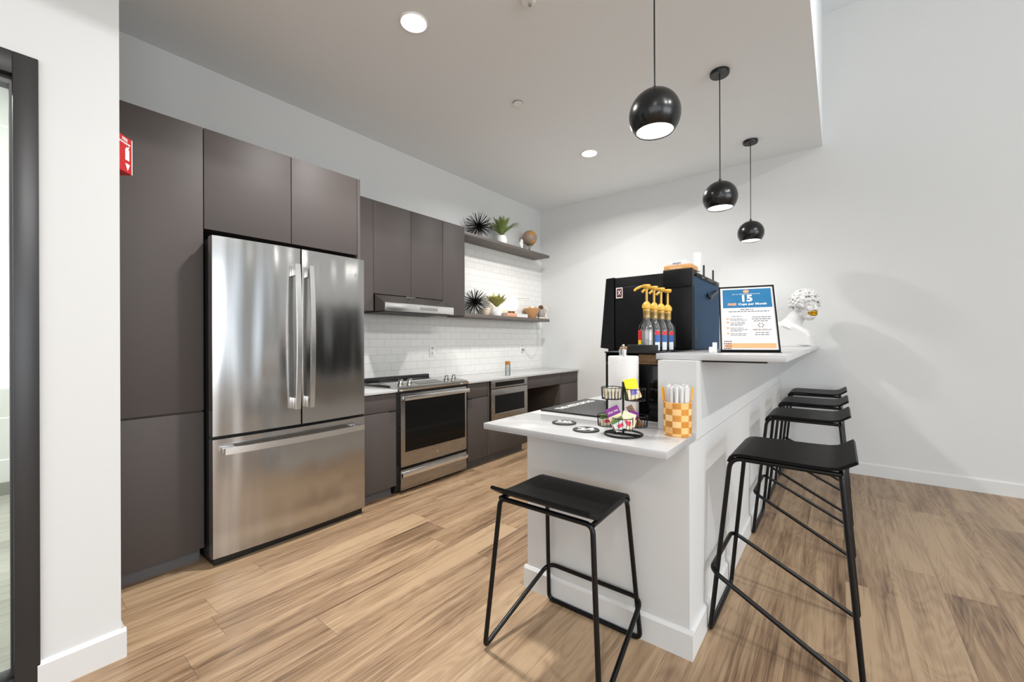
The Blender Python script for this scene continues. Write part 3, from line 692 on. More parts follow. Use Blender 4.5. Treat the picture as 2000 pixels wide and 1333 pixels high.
single('countertop', 'raised white quartz bar top holding the framed notice and the bust', 'countertop', MB().box(-0.6274, -0.150, 1.816, YB - 0.001, 1.120, ZB, 0.002), QUARTZ, (-0.4, 3.3, 1.12))
t = Thing('counter_bracket', 'flat black steel bracket under the raised bar top', 'bracket', (-0.33, 1.87, 1.11))
t.part('bar', MB().box(XK + 0.001, -0.215, 1.845, 1.885, 1.1125, 1.1195), BMET)

# ------------------------------------------------------------------ stools
def make_stool(h, depth, width, splay_f, splay_b, footz, name, label, group):
    """local frame: x = from the counter side (0) to the sitter's side, y = width, z up; origin on floor at centre"""
    t = Thing(name, label, 'stool', (0, 0, 0), group)
    r = 0.0092; zr = h - 0.018
    xf, xb = -depth / 2, depth / 2           # floor line
    sf, sb = xf + splay_f, xb - splay_b      # seat line
    wf, wb = width / 2 - 0.014, width / 2 + 0.013      # half widths at the floor: counter side, sitter side
    qf, qb = wf - 0.030, wb - 0.045                    # half widths of the seat rails
    for s in (-1, 1):
        # front leg: side rail end bends down to the floor and starts the floor bar
        p = fillet([(sf + 0.10, s * (qf + (qb - qf) * 0.3), zr), (sf, s * qf, zr), (xf, s * wf, r), (xf, s * (wf - 0.06), r)], 0.045, 7)
        t.part('leg', MB().tube(p, r, 12), BMET)
        p = fillet([(sb, s * (qb - 0.06), zr), (sb, s * qb, zr), (xb, s * wb, r), (xb - 0.055, s * wb * 0.995, r + 0.055 * footz / depth)], 0.04, 7)
        t.part('leg', MB().tube(p, r, 12), BMET)
        t.part('side_rail', MB().tube([(sf + 0.095, s * (qf + (qb - qf) * 0.28), zr), (sb, s * qb, zr)], r, 12), BMET)
    t.part('floor_bar', MB().tube([(xf, -(wf - 0.058), r), (xf, wf - 0.058, r)], r, 12), BMET)
    t.part('rear_rail', MB().tube([(sb, -(qb - 0.055), zr), (sb, qb - 0.055, zr)], r, 12), BMET)
    fx = xf + splay_f * footz / h - 0.021
    a = (xb - 0.053, wb * 0.995, r + 0.053 * footz / depth)
    p = fillet([(a[0], -a[1], a[2]), (fx, -(wf + 0.004), footz), (fx, wf + 0.004, footz), a], 0.045, 7)
    t.part('footrest', MB().tube(p, r, 12), BMET)
    # seat: bent plywood shell, waterfall front and raised rear lip
    prof = [(sf - 0.006, h - 0.034), (sf + 0.001, h - 0.016), (sf + 0.016, h - 0.005), (sf + 0.040, h - 0.001), (sf + 0.10, h - 0.001)]
    L = sb - sf
    prof += [(sf + L * 0.45, h - 0.002), (sf + L * 0.70, h - 0.003), (sb - 0.04, h - 0.002), (sb - 0.008, h + 0.003), (sb + 0.016, h + 0.017), (sb + 0.044, h + 0.036)]
    th = 0.012; up_, dn = [], []
    for i, (x, z) in enumerate(prof):
        a = Vector(prof[max(i - 1, 0)]); b = Vector(prof[min(i + 1, len(prof) - 1)]); d = (b - a).normalized(); n = Vector((-d.y, d.x))
        up_.append((x + n.x * th / 2, z + n.y * th / 2)); dn.append((x - n.x * th / 2, z - n.y * th / 2))
    poly = up_ + dn[::-1]
    hw = lambda x: 0.010 + qf + (qb - qf) * (x - sf) / (sb - sf)
    t.part('seat', MB().ring_loft([[Vector((x, sg * hw(x), z)) for x, z in poly] for sg in (-1, 1)]), ASH, smooth=30)
    return t.o
SG = 'black wire-frame bar stools along the raised bar'
stool = make_stool(0.742, 0.485, 0.452, 0.072, 0.058, 0.262, 'bar_stool', 'black wire-frame bar stool nearest the camera along the raised bar', SG)
stool.location = (-0.179, 2.068, 0)
copy_tree(stool, (-0.179, 3.165, 0), 0, 'second black bar stool from the camera along the raised bar')
copy_tree(stool, (-0.179, 3.86, 0), 0, 'third black bar stool from the camera, between the second one and the farthest')
copy_tree(stool, (-0.179, 4.600, 0), 0, 'farthest black bar stool, nearest the back wall')
low = make_stool(0.605, 0.415, 0.462, 0.060, 0.044, 0.168, 'counter_stool', 'low black wire-frame stool at the white end of the island', None)
low.location = (-0.846, 1.421, 0); low.rotation_euler = (0, 0, R(-90))

# ------------------------------------------------------------------ pendants and ceiling fittings
def pendant(y, zc, label):
    c = Vector((-0.628, y, zc))
    t = Thing('pendant_lamp', label, 'pendant lamp', (c.x, y, ZC), 'black globe pendants over the raised bar')
    r = 0.108; zo = -0.074; a0 = math.asin(zo / r)
    prof = [(r * math.cos(a), r * math.sin(a)) for a in [a0 + (R(89) - a0) * k / 22 for k in range(23)]]
    inner = [((r - 0.004) * math.cos(a), (r - 0.004) * math.sin(a)) for a in [R(89) - (R(89) - a0) * k / 22 for k in range(23)]]
    mbs = MB(); rings = []
    for (q, z) in prof + inner: rings.append([Vector((c.x + q * math.cos(th), c.y + q * math.sin(th), c.z + z)) for th in [2 * math.pi * k / 40 for k in range(40)]])
    mbs.ring_loft(rings, False, closed=True)
    sh = t.part('shade', mbs, mat('satin_black_shade', srgb(16, 17, 18), 0.24), smooth=50)
    t.part('diffuser', MB().lathe([(0, -0.066), (0.0795, -0.066), (0.0795, -0.060), (0, -0.060)], tuple(c), 36), PGLOW)
    t.part('socket_cap', MB().lathe([(0, r - 0.002), (0.011, r - 0.002), (0.010, r + 0.012), (0.005, r + 0.018), (0, r + 0.018)], tuple(c), 16), BLACK)
    t.part('cord', MB().tube([(c.x, c.y, c.z + r + 0.015), (c.x, c.y, ZC - 0.02)], 0.0035, 8), BLACK)
    t.part('canopy', MB().lathe([(0, ZC - 0.024 - c.z), (0.058, ZC - 0.024 - c.z), (0.060, ZC - 0.021 - c.z), (0.060, ZC - 0.0005 - c.z), (0, ZC - 0.0005 - c.z)], tuple(c), 32), BLACK)
    l = lamp('pendant_light', 'AREA', (0, 0, 0), 1.8, (1, 0.97, 0.93), 0.14)
    l.parent = t.o; l.location = (0, 0, zc - 0.079 - ZC)
pendant(1.815, 2.184, 'black globe pendant nearest the camera, its canopy out of view')
pendant(3.085, 2.166, 'middle black globe pendant over the raised bar')
pendant(4.328, 2.178, 'farthest black globe pendant, nearest the back wall')
def downlight(x, y, label, e=24, sp=2.3):
    t = Thing('recessed_downlight', label, 'ceiling light', (x, y, ZC), 'round recessed ceiling downlights')
    t.part('trim_ring', MB().lathe([(0.066, -0.0005), (0.082, -0.0005), (0.080, -0.006), (0.068, -0.007)], (x, y, ZC), 40).ring_loft([], False) if False else MB().tube([(x + 0.074 * math.cos(a), y + 0.074 * math.sin(a), ZC - 0.003) for a in [2 * math.pi * k / 40 for k in range(40)]], 0.0055, 6, closed=True), WHITEP)
    t.part('lens', MB().lathe([(0, -0.004), (0.071, -0.004), (0.071, -0.0005), (0, -0.0005)], (x, y, ZC), 36), GLOW)
    l = lamp('downlight_beam', 'AREA', (0, 0, 0), e, (1.0, 0.98, 0.95), 0.13, spread=sp); l.parent = t.o; l.location = (0, 0, -0.008)
downlight(-1.893, 1.525, 'bright round recessed downlight above the refrigerator aisle', 40, 2.4)
downlight(-1.890, 3.635, 'recessed downlight farther back, above the stove end of the aisle', 34, 2.75)
# detectors
t = Thing('concealed_sprinkler', 'small white round sprinkler cover on the ceiling between the downlights', 'sprinkler', (-1.915, 2.529, ZC))
t.part('cover_disc', MB().lathe([(0, -0.012), (0.036, -0.012), (0.037, -0.009), (0, -0.009)], (-1.915, 2.529, ZC), 28), WHITEP)
t.part('collar', MB().lathe([(0, -0.009), (0.030, -0.009), (0.040, -0.0005), (0, -0.0005)], (-1.915, 2.529, ZC), 28), GREYV)
t = Thing('smoke_detector', 'round white detector cut by the top edge of the photo', 'smoke detector', (-1.289, 1.805, ZC))
t.part('housing', MB().lathe([(0, -0.024), (0.030, -0.024), (0.044, -0.010), (0.050, -0.0005), (0, -0.0005)], (-1.289, 1.792, ZC), 28), WHITEP)
t.part('sensor', MB().lathe([(0, -0.034), (0.008, -0.034), (0.010, -0.024), (0, -0.024)], (-1.284, 1.805, ZC), 14), GREYV)

# ------------------------------------------------------------------ extinguisher sign, wedge-shaped, fixed to the wall return
zA, zB_ = 1.893, 2.036
P0 = Vector((-2.232, 0.3335, 0)); P1 = Vector((-2.300, 0.3925, 0)); P2 = Vector((-2.368, 0.3335, 0))
t = Thing('fire_extinguisher_sign', 'red wedge-shaped fire extinguisher sign jutting past the white wall', 'sign', (-2.30, 0.335, zA))
t.part('panel', MB().ring_loft([[Vector((p.x, p.y, z)) for p in (P0, P1, P2)] for z in (zA, zB_)]), RED, smooth=20)
e = (P1 - P0).normalized(); nrm = Vector((-e.y, e.x, 0)); nrm = nrm if nrm.x > 0 else -nrm
U = (P1 - P0).normalized(); V = Vector((0, 0, 1))
if U.cross(V).dot(nrm) < 0: U2 = -U
else: U2 = U
LW = (P1 - P0).length
def wing(mbx, u, z): return P0 + U * (LW * u) + Vector((0, 0, z)) + nrm * 0.0008
# U runs to the right as seen from the camera
mbx = MB()
def sq(u0, u1, z0, z1):
    mbx.ring_loft([[wing(mbx, u0, z0), wing(mbx, u1, z0), wing(mbx, u1, z1), wing(mbx, u0, z1)], [wing(mbx, u0, z0) + nrm * 0.0004, wing(mbx, u1, z0) + nrm * 0.0004, wing(mbx, u1, z1) + nrm * 0.0004, wing(mbx, u0, z1) + nrm * 0.0004]])
sq(0.955, 1.0, zA, zB_)                    # white outer edge
sq(0.55, 0.80, zA + 0.050, zA + 0.094); sq(0.60, 0.75, zA + 0.094, zA + 0.102)   # cylinder pictogram
sq(0.74, 0.80, zA + 0.102, zA + 0.107)
ar = [wing(mbx, 0.55, zA + 0.036), wing(mbx, 0.84, zA + 0.036), wing(mbx, 0.70, zA + 0.008)]
mbx.ring_loft([ar, [q + nrm * 0.0004 for q in ar]])
text_into(mbx, 'FIRE', 0.017, wing(mbx, 0.52, zB_ - 0.019), U, V, 0.0004, bold=0.0004)
text_into(mbx, 'EXTINGUISHER', 0.0098, wing(mbx, 0.50, zB_ - 0.031), U, V, 0.0004, bold=0.0004)
t.part('lettering', mbx, WHITEP)

# ------------------------------------------------------------------ things on the island
XM1 = -0.635
t = Thing('coffee_machine', 'large black self-serve coffee machine standing behind the syrup bottles', 'coffee machine', (-0.9, 2.75, ZI))
t.part('body', MB().box(-1.145, XM1, 2.44, 3.085, ZI + 0.001, 1.592, 0.006), BLACKM)
t.part('front_column', MB().box(-0.785, XM1 + 0.001, 2.415, 2.45, 1.150, 1.600, 0.006).box(-0.790, XM1 + 0.003, 2.408, 2.45, 1.500, 1.602, 0.004), BLACKM)
mbd = MB().ring_loft([[Vector((-1.150, 2.43, 1.590)), Vector((-1.090, 2.412, 1.590)), Vector((-1.090, 2.44, 1.590)), Vector((-1.150, 2.45, 1.590))], [Vector((-1.190, 2.43, 1.157)), Vector((-1.090, 2.412, 1.146)), Vector((-1.090, 2.44, 1.146)), Vector((-1.190, 2.45, 1.157))]])
t.part('side_flap', mbd, BLACKM)
dr_ = t.part('door', MB().box(-1.088, -0.792, 2.418, 2.442, 1.150, 1.588, 0.004).box(-1.030, -0.800, 2.412, 2.42, 1.160, 1.528, 0.003), BLACKM)
t.part('sticker', MB().box(-1.078, -1.036, 2.4165, 2.4178, 1.462, 1.526), WHITEP, dr_)
t.part('sticker', MB().box(-1.074, -1.040, 2.4158, 2.4166, 1.467, 1.521), MAROON, dr_)
mbx = MB(); mbx.slab((-1.067, 2.4155, 1.482), (0.004, 0, 0.0), (0.018, 0, 0.028), 0.0004); mbx.slab((-1.051, 2.4155, 1.482), (0.004, 0, 0.0), (-0.016, 0, 0.028), 0.0004)
text_into(mbx, 'x', 0.02, (-1.057, 2.4157, 1.492), (1, 0, 0), (0, 0, 1), 0.0005)
t.part('emblem', mbx, WHITEP, dr_)
BLUEREFL = mat('machine_side_blue_reflection', srgb(34, 62, 88), 0.5, spec=0.1)  # blue window reflection painted into the base colour of the machine's side
t.part('side_panel', MB().box(XM1 + 0.0005, XM1 + 0.003, 2.45, 3.07, 1.150, 1.560), BLUEREFL)
mbv = MB()
for k in range(9): mbv.box(XM1 + 0.003, XM1 + 0.0042, 2.462, 2.49, 1.205 + 0.008 * k, 1.209 + 0.008 * k)
t.part('vent_slots', mbv, BLACK)
mbv = MB()
for k in range(6):
    mbv.tube([(XM1 + 0.006, 2.56 + 0.075 * k, 1.572 - 0.004 * (k % 2)), (XM1 + 0.010, 2.60 + 0.075 * k, 1.560), (XM1 + 0.006, 2.635 + 0.075 * k, 1.573)], 0.004, 6)
mbv.ball((XM1 + 0.007, 2.492, 1.572), 0.008, 10)
t.part('cable_bundle', mbv, BLACK)
for y in (2.695, 2.93): t.part('antenna', MB().tube([(XM1 - 0.005, y, 1.575), (XM1 - 0.005, y, 1.655)], 0.0055, 8).tube([(XM1 - 0.005, y - 0.02, 1.570), (XM1 + 0.010, y, 1.572)], 0.006, 8), BLACK)
t.part('side_hook', MB().tube(smooth_curve([(XM1 + 0.004, 2.75, 1.485), (XM1 + 0.018, 2.72, 1.468), (XM1 + 0.022, 2.74, 1.458), (XM1 + 0.020, 2.80, 1.478), (XM1 + 0.018, 2.92, 1.512), (XM1 + 0.004, 2.96, 1.520)]), 0.009, 8), BLACK)
# on the machine
t = Thing('wooden_tray', 'small light wooden tray on top of the coffee machine', 'tray', (-0.715, 2.48, 1.6025))
t.part('tray', MB().box(-0.790, -0.640, 2.425, 2.56, 1.6022, 1.628, 0.002), WOODL)
mbx = MB(); text_into(mbx, 'nespresso', 0.017, (-0.722, 2.4243, 1.607), (1, 0, 0), (0, 0, 1), 0.0004)
t.part('lettering', mbx, mat('cream_print', srgb(240, 225, 200), 0.6))
t = Thing('packet_box', 'low white box with blue print lying on the wooden tray', 'box', (-0.72, 2.49, 1.6285))
t.part('carton', MB().box(-0.775, -0.670, 2.435, 2.54, 1.6285, 1.652, 0.003), PAPER)
mbx = MB(); text_into(mbx, 'delight', 0.018, (-0.722, 2.4343, 1.634), (1, 0, 0), (0, 0, 1), 0.0004, shear=0.3)
t.part('lettering', mbx, mat('navy_print', srgb(60, 75, 120), 0.6))
single('white_device', 'upright white router-like device behind the wooden tray', 'device', MB().box(-0.664, -0.632, 2.565, 2.60, 1.6025, 1.712, 0.003), WHITEP, (-0.65, 2.58, 1.6025))
# black rack that carries the syrups
t = Thing('black_appliance', 'low black glass-door cabinet on the island under the syrup bottles', 'appliance', (-0.79, 2.13, ZI))
t.part('body', MB().box(-0.903, -0.638, 1.90, 2.39, ZI + 0.001, 1.092, 0.004), BLACKM)
t.part('top_shelf', MB().box(-0.903, -0.638, 1.885, 2.39, 1.143, 1.149, 0.001), BLACK)
t.part('top_rail', MB().box(-0.785, -0.640, 1.880, 1.886, 1.143, 1.182, 0.001), BLACK)
t.part('side_panel', MB().box(-0.903, -0.897, 1.90, 2.39, 1.090, 1.145), BLACK); t.part('side_panel', MB().box(-0.644, -0.638, 1.90, 2.39, 1.090, 1.145), BLACK)
t.part('glass_door', MB().box(-0.898, -0.642, 1.888, 1.900, ZI + 0.004, 1.088, 0.002), DGLASS)
single('coffee_pod_tray', 'brown tray of coffee sachets in the slot below the syrup bottles', 'tray', MB().box(-0.90, -0.65, 1.905, 2.30, 1.0925, 1.100).box(-0.745, -0.655, 1.91, 2.05, 1.1002, 1.138, 0.004), mat('kraft_brown', srgb(150, 116, 84), 0.8, noise=0.5, bscale=70), (-0.78, 2.1, 1.093))
single('kraft_box', 'small brown kraft box behind the paper towel roll', 'box', MB().box(-0.845, -0.79, 1.935, 2.02, 1.1492, 1.172, 0.001), mat('kraft_light', srgb(186, 140, 96), 0.8, noise=0.2), (-0.81, 1.97, 1.149))
# syrup bottles
def bottle(y, x, label, kind):
    c = (x, y, 1.149)
    t = Thing('syrup_bottle', label, 'bottle', c, 'pump syrup bottles in a row')
    t.part('glass', MB().lathe([(0, 0), (0.036, 0), (0.038, 0.004), (0.038, 0.108), (0.034, 0.126), (0.017, 0.150), (0.0165, 0.188), (0.018, 0.190), (0.018, 0.196), (0.0150, 0.196), (0.0145, 0.150), (0.031, 0.124), (0.0355, 0.106), (0.0355, 0.004), (0, 0.004)], c, 28), CLEAR, smooth=45)
    t.part('syrup', MB().lathe([(0, 0.005), (0.035, 0.005), (0.035, 0.100), (0, 0.100)], c, 24), SYRUP)
    n = 12
    def arc(z0, z1, m_, a0=-150, a1=-30, rr=0.0386, nm='label_band', mbz=None):
        mbz = MB(); rings = []
        for k in range(n + 1):
            a = R(a0 + (a1 - a0) * k / n); ca, sa = math.cos(a), math.sin(a)
            rings.append([Vector((c[0] + q * ca, c[1] + q * sa, c[2] + z)) for q, z in ((rr, z0), (rr + 0.0004, z0), (rr + 0.0004, z1), (rr, z1))])
        mbz.ring_loft(rings); return t.part(nm, mbz, m_)
    if kind == 0:
        arc(0.055, 0.102, LRED, -195, -110); arc(0.035, 0.055, LYEL, -195, -110); arc(0.008, 0.035, LBLUE, -195, -110)
    else:
        arc(0.080, 0.100, LRED); arc(0.045, 0.080, LBLUE); arc(0.006, 0.045, LWHITE)
        mbx = MB()
        text_into(mbx, 'Torani', 0.016, (x - 0.001, y - 0.0396, 1.149 + 0.084), (1, 0, 0), (0, 0, 1), 0.0004, shear=0.3)
        text_into(mbx, 'SYRUP', 0.013, (x - 0.001, y - 0.0396, 1.149 + 0.056), (1, 0, 0), (0, 0, 1), 0.0004)
        t.part('lettering', mbx, WHITEP)
    mbz = MB().lathe([(0, 0.160), (0.0165, 0.160), (0.0165, 0.205), (0.021, 0.207), (0.021, 0.222), (0.015, 0.232), (0.008, 0.240), (0, 0.240)], c, 24)
    cp = t.part('pump_collar', mbz, GOLDP)
    z = c[2]
    mbz = MB().tube([(x, y, z + 0.236), (x, y, z + 0.305)], 0.0055, 10).lathe([(0, 0.300), (0.016, 0.303), (0.020, 0.312), (0.018, 0.320), (0, 0.322)], c, 20)
    mbz.tube([(x, y, z + 0.308), (x - 0.020, y - 0.010, z + 0.312), (x - 0.045, y - 0.020, z + 0.300), (x - 0.052, y - 0.023, z + 0.292)], 0.006, 8)
    t.part('pump_head', mbz, GOLDP)
ylist = [1.965, 2.050, 2.135, 2.220]
for i, (y, lab) in enumerate(zip(ylist, ('nearest syrup bottle of the row, with yellow and red side label', 'second syrup bottle of the row from the camera', 'third syrup bottle of the row from the camera', 'farthest syrup bottle of the row, beside the black column'))):
    bottle(y, -0.722 + 0.006 * i, lab, 0 if i == 0 else 1)
# small chrome rail
single('tray_rail', 'slim chrome-ended rail at the left edge of the raised bar top', 'rail', MB().box(-0.627, -0.606, 2.02, 2.36, 1.1465, 1.152, 0.001).tube([(-0.617, 2.35, 1.150), (-0.617, 2.35, 1.178)], 0.004, 8), BMET, (-0.617, 2.2, 1.1465))

# paper towel on its holder
c = Vector((-0.762, 1.782, ZI))
t = Thing('paper_towel_holder', 'chrome-topped paper towel holder on the lower island counter', 'paper towel holder', tuple(c))
t.part('base', MB().lathe([(0, 0.0005), (0.070, 0.0005), (0.070, 0.008), (0, 0.010)], tuple(c), 32), BMET)
t.part('post', MB().tube([c + Vector((0, 0, 0.008)), c + Vector((0, 0, 0.31))], 0.006, 10), BMET)
t.part('finial', MB().lathe([(0, 0.303), (0.018, 0.303), (0.019, 0.330), (0.016, 0.333), (0.005, 0.335), (0.004, 0.340), (0.008, 0.346), (0.006, 0.353), (0, 0.354)], tuple(c), 24), CHROME)
mbt = MB(); rings = []
for (q, z) in [(0.020, 0.012), (0.064, 0.012), (0.0665, 0.016), (0.0665, 0.296), (0.064, 0.301), (0.020, 0.301)]:
    rings.append([Vector((c.x + q * math.cos(a), c.y + q * math.sin(a), c.z + z)) for a in [2 * math.pi * k / 40 for k in range(40)]])
mbt.ring_loft(rings, False, closed=True)
single('paper_towel_roll', 'white paper towel roll on the holder behind the tea rack', 'paper towel roll', mbt, TOWEL, tuple(c), smooth=40)

# mat and coasters
t = Thing('bar_mat', 'black rubber bar mat with white lettering on the lower island counter', 'mat', (-1.07, 2.08, ZI))
t.part('sheet', MB().box(-1.245, -0.905, 1.832, 2.335, ZI + 0.0003, ZI + 0.009, 0.002), mat('black_rubber', srgb(24, 24, 24), 0.55, bump=0.4, bscale=200))
mbx = MB(); text_into(mbx, 'THE METROPOLIS', 0.060, (-1.150, 2.08, ZI + 0.0092), (0, 1, 0), (-1, 0, 0), 0.0008, bold=0.0022, sx=0.82)
t.part('lettering', mbx, WHITEP)
for (x, y, txt, lab) in ((-0.974, 1.622, ('free', 'coffee'), 'round black coaster with white script, the left one by the mat'), (-0.824, 1.546, ('24',), 'round black coaster with two white shapes, the right one by the tea rack')):
    t = Thing('coaster', lab, 'coaster', (x, y, ZI), 'round black coasters')
    t.part('disc', MB().lathe([(0, 0.0003), (0.053, 0.0003), (0.054, 0.001), (0.054, 0.0045), (0.053, 0.005), (0, 0.005)], (x, y, ZI), 40), mat('black_rubber', (0, 0, 0, 1)))
    mbx = MB(); Ud = Vector((0.90, 0.43, 0)); Vd = Vector((-0.43, 0.90, 0))
    if len(txt) == 2:
        text_into(mbx, txt[0], 0.038, Vector((x, y, ZI + 0.005)) + Vd * 0.006, Ud, Vd, 0.0008, bold=0.0015); text_into(mbx, txt[1], 0.030, Vector((x, y, ZI + 0.005)) - Vd * 0.022, Ud, Vd, 0.0008, bold=0.0015)
    else: text_into(mbx, txt[0], 0.068, Vector((x, y, ZI + 0.005)) - Vd * 0.022, Ud, Vd, 0.0008, bold=0.003)
    t.part('lettering', mbx, WHITEP)

# chequered cup with wrapped straws
c = Vector((-0.500, 1.690, ZI))
Mc = bpy.data.materials.new('chequered_bamboo'); Mc.use_nodes = True; N = Mc.node_tree.nodes; L = Mc.node_tree.links
tcn = N.new('ShaderNodeTexCoord'); sx = N.new('ShaderNodeSeparateXYZ'); L.new(tcn.outputs['Object'], sx.inputs[0])
def mn(op, a, b=None):
    n = N.new('ShaderNodeMath'); n.operation = op
    for i, v in enumerate((a, b)):
        if v is None: continue
        if isinstance(v, (int, float)): n.inputs[i].default_value = v
        else: L.new(v, n.inputs[i])
    return n.outputs[0]
ang = mn('FLOOR', mn('MULTIPLY', mn('ADD', mn('ARCTAN2', sx.outputs[1], sx.outputs[0]), 3.53), 10 / (2 * math.pi)))
zz = mn('FLOOR', mn('DIVIDE', mn('ADD', sx.outputs[2], -0.012), 0.0235))
par = mn('MODULO', mn('ADD', mn('ADD', ang, zz), 20), 2)
cb_ = N.new('ShaderNodeCombineXYZ'); L.new(ang, cb_.inputs[0]); L.new(zz, cb_.inputs[1])
wn_ = N.new('ShaderNodeTexWhiteNoise'); wn_.noise_dimensions = '2D'; L.new(cb_.outputs[0], wn_.inputs['Vector'])
mxA = N.new('ShaderNodeMix'); mxA.data_type = 'RGBA'; L.new(wn_.outputs[0], mxA.inputs[0]); mxA.inputs[6].default_value = srgb(236, 182, 112); mxA.inputs[7].default_value = srgb(250, 214, 156)
mxB = N.new('ShaderNodeMix'); mxB.data_type = 'RGBA'; L.new(wn_.outputs[0], mxB.inputs[0]); mxB.inputs[6].default_value = srgb(170, 104, 30); mxB.inputs[7].default_value = srgb(214, 146, 58)
mxC = N.new('ShaderNodeMix'); mxC.data_type = 'RGBA'; L.new(par, mxC.inputs[0]); L.new(mxA.outputs[2], mxC.inputs[6]); L.new(mxB.outputs[2], mxC.inputs[7])
L.new(mxC.outputs[2], N['Principled BSDF'].inputs['Base Color']); N['Principled BSDF'].inputs['Roughness'].default_value = 0.45
mbt = MB().lathe([(0, 0.0005), (0.050, 0.0005), (0.0515, 0.003), (0.0515, 0.129), (0.050, 0.130), (0.046, 0.130), (0.046, 0.010), (0, 0.010)], tuple(c), 40)
single('straw_cup', 'round light and dark chequered wooden cup full of wrapped straws', 'cup', mbt, Mc, tuple(c))
k = 0
for ring_r, cnt in ((0.0, 1), (0.0155, 6), (0.031, 12)):
    for i in range(cnt):
        a = 2 * math.pi * i / max(cnt, 1) + 0.2; p = c + Vector((ring_r * math.cos(a), ring_r * math.sin(a), 0.011)); q = c + Vector((ring_r * math.cos(a) * 1.22, ring_r * math.sin(a) * 1.22, 0.190 + rnd.uniform(-0.006, 0.006)))
        single('wrapped_straw', 'white paper-wrapped straw standing in the chequered cup', 'straw', MB().tube([p, q], 0.0070, 8), PAPER, tuple(p), 'wrapped straws in the chequered cup'); k += 1
for i, (dx, dy, tx, ty) in enumerate(((-0.036, -0.018, -0.050, -0.032), (-0.039, -0.010, -0.050, -0.016), (0.040, 0.010, 0.048, 0.030))):
    p = c + Vector((dx, dy, 0.02)); q = c + Vector((tx, ty, 0.186))
    d = (q - p); sidev = Vector((0.6, 0.35, 0)).normalized()
    mbx = MB().tube([p, p + d * 0.70], 0.0018, 6)
    mbx.slab(p + d * 0.70 - sidev * 0.0035, sidev * 0.007, d * 0.30, 0.002)
    single('stir_stick', 'amber paddle-ended stir stick leaning in the chequered cup', 'stir stick', mbx, AMBER, tuple(p), 'amber stir sticks in the chequered cup')

# tea rack: two tiers of wire baskets on a ring foot
c = Vector((-0.668, 1.560, ZI))
t = Thing('tea_rack', 'two-tier black wire rack of tea packets on the lower island counter', 'rack', tuple(c))
def ring(cx, cy, cz, r, seg=40, a0=0, a1=360): return [(cx + r * math.cos(R(a0 + (a1 - a0) * k / seg)), cy + r * math.sin(R(a0 + (a1 - a0) * k / seg)), cz) for k in range(seg + (0 if a1 - a0 == 360 else 1))]
mbx = MB().tube(ring(c.x, c.y, c.z + 0.004, 0.072), 0.0036, 8, closed=True)
mbx.tube([(c.x - 0.072, c.y + 0.008, c.z + 0.0042), (c.x + 0.072, c.y + 0.008, c.z + 0.0042)], 0.0028, 6); mbx.tube([(c.x - 0.072, c.y - 0.012, c.z + 0.0042), (c.x + 0.070, c.y - 0.012, c.z + 0.0042)], 0.0028, 6)
t.part('foot_ring', mbx, BMET)
t.part('post', MB().tube([c + Vector((0, 0, 0.004)), c + Vector((0, 0, 0.208))], 0.0045, 8), BMET)
def wire_basket(cx, cy, z0, r, h):
    mbw = MB().tube(ring(cx, cy, z0 + h, r), 0.0016, 6, closed=True); mbw.tube(ring(cx, cy, z0 + 0.002, r * 0.94), 0.0016, 6, closed=True)
    for k in range(16):
        a = 2 * math.pi * k / 16; mbw.tube([(cx + r * 0.94 * math.cos(a), cy + r * 0.94 * math.sin(a), z0 + 0.002), (cx + r * math.cos(a), cy + r * math.sin(a), z0 + h)], 0.0010, 5)
    for k in range(5): mbw.tube([(cx - r * 0.9 * math.cos(R(90 - 30 * (k - 2))) if False else cx - math.sqrt(max(r * r * 0.88 - (r * 0.36 * (k - 2)) ** 2, 1e-6)), cy + r * 0.36 * (k - 2), z0 + 0.002), (cx + math.sqrt(max(r * r * 0.88 - (r * 0.36 * (k - 2)) ** 2, 1e-6)), cy + r * 0.36 * (k - 2), z0 + 0.002)], 0.0010, 5)
    return mbw
rdir = Vector((0.788, 0.616, 0)); fdir = Vector((-0.616, 0.788, 0))
B1 = c + rdir * (-0.043) + fdir * 0.008; B2 = c + rdir * 0.043 - fdir * 0.012
t.part('basket', wire_basket(B1.x, B1.y, c.z + 0.140, 0.040, 0.046), BMET); t.part('basket', wire_basket(B2.x, B2.y, c.z + 0.136, 0.040, 0.046), BMET)
B3 = c - fdir * 0.038 - rdir * 0.012; B4 = c + rdir * 0.058 + fdir * 0.006; B5 = c - rdir * 0.056 + fdir * 0.030
for B in (B3, B4, B5): t.part('basket', wire_basket(B.x, B.y, c.z + 0.030, 0.039, 0.044), BMET)
def packet(o, w_, h_, th, yaw, tilt, roll, m1, m2, label, patch=None, split=0.5, txt=None):
    mt = Matrix.Translation(o) @ Matrix.Rotation(yaw, 4, 'Z') @ Matrix.Rotation(roll, 4, 'Y') @ Matrix.Rotation(tilt, 4, 'X')
    t = Thing('tea_packet', label, 'tea packet', tuple(o), 'tea packets in the wire rack')
    t.part('wrapper', MB().box(-w_ / 2, w_ / 2, -th / 2, th / 2, 0, h_ * split, 0.001, 1, mt), m1)
    t.part('flap', MB().box(-w_ / 2, w_ / 2, -th / 2 - 0.0002, th / 2 + 0.0002, h_ * split, h_, 0.001, 1, mt), m2)
    if patch: t.part('print', MB().ball((0, 0, 0), 0.012, 10, (1, 0.08, 1)) if False else MB().box(-w_ * 0.22, w_ * 0.28, -th / 2 - 0.0008, -th / 2 - 0.0002, h_ * 0.22, h_ * 0.48, 0, 1, mt), patch)
    if txt:
        mbx = MB(); text_into(mbx, txt, h_ * 0.16, (0, -th / 2 - 0.0004, h_ * (split + (1 - split) * 0.35)), (1, 0, 0), (0, 0, 1), 0.0004)
        for v in mbx.bm.verts: v.co = mt @ v.co
        t.part('lettering', mbx, WHITEP)
Y_ = math.atan2(0.616, 0.788)
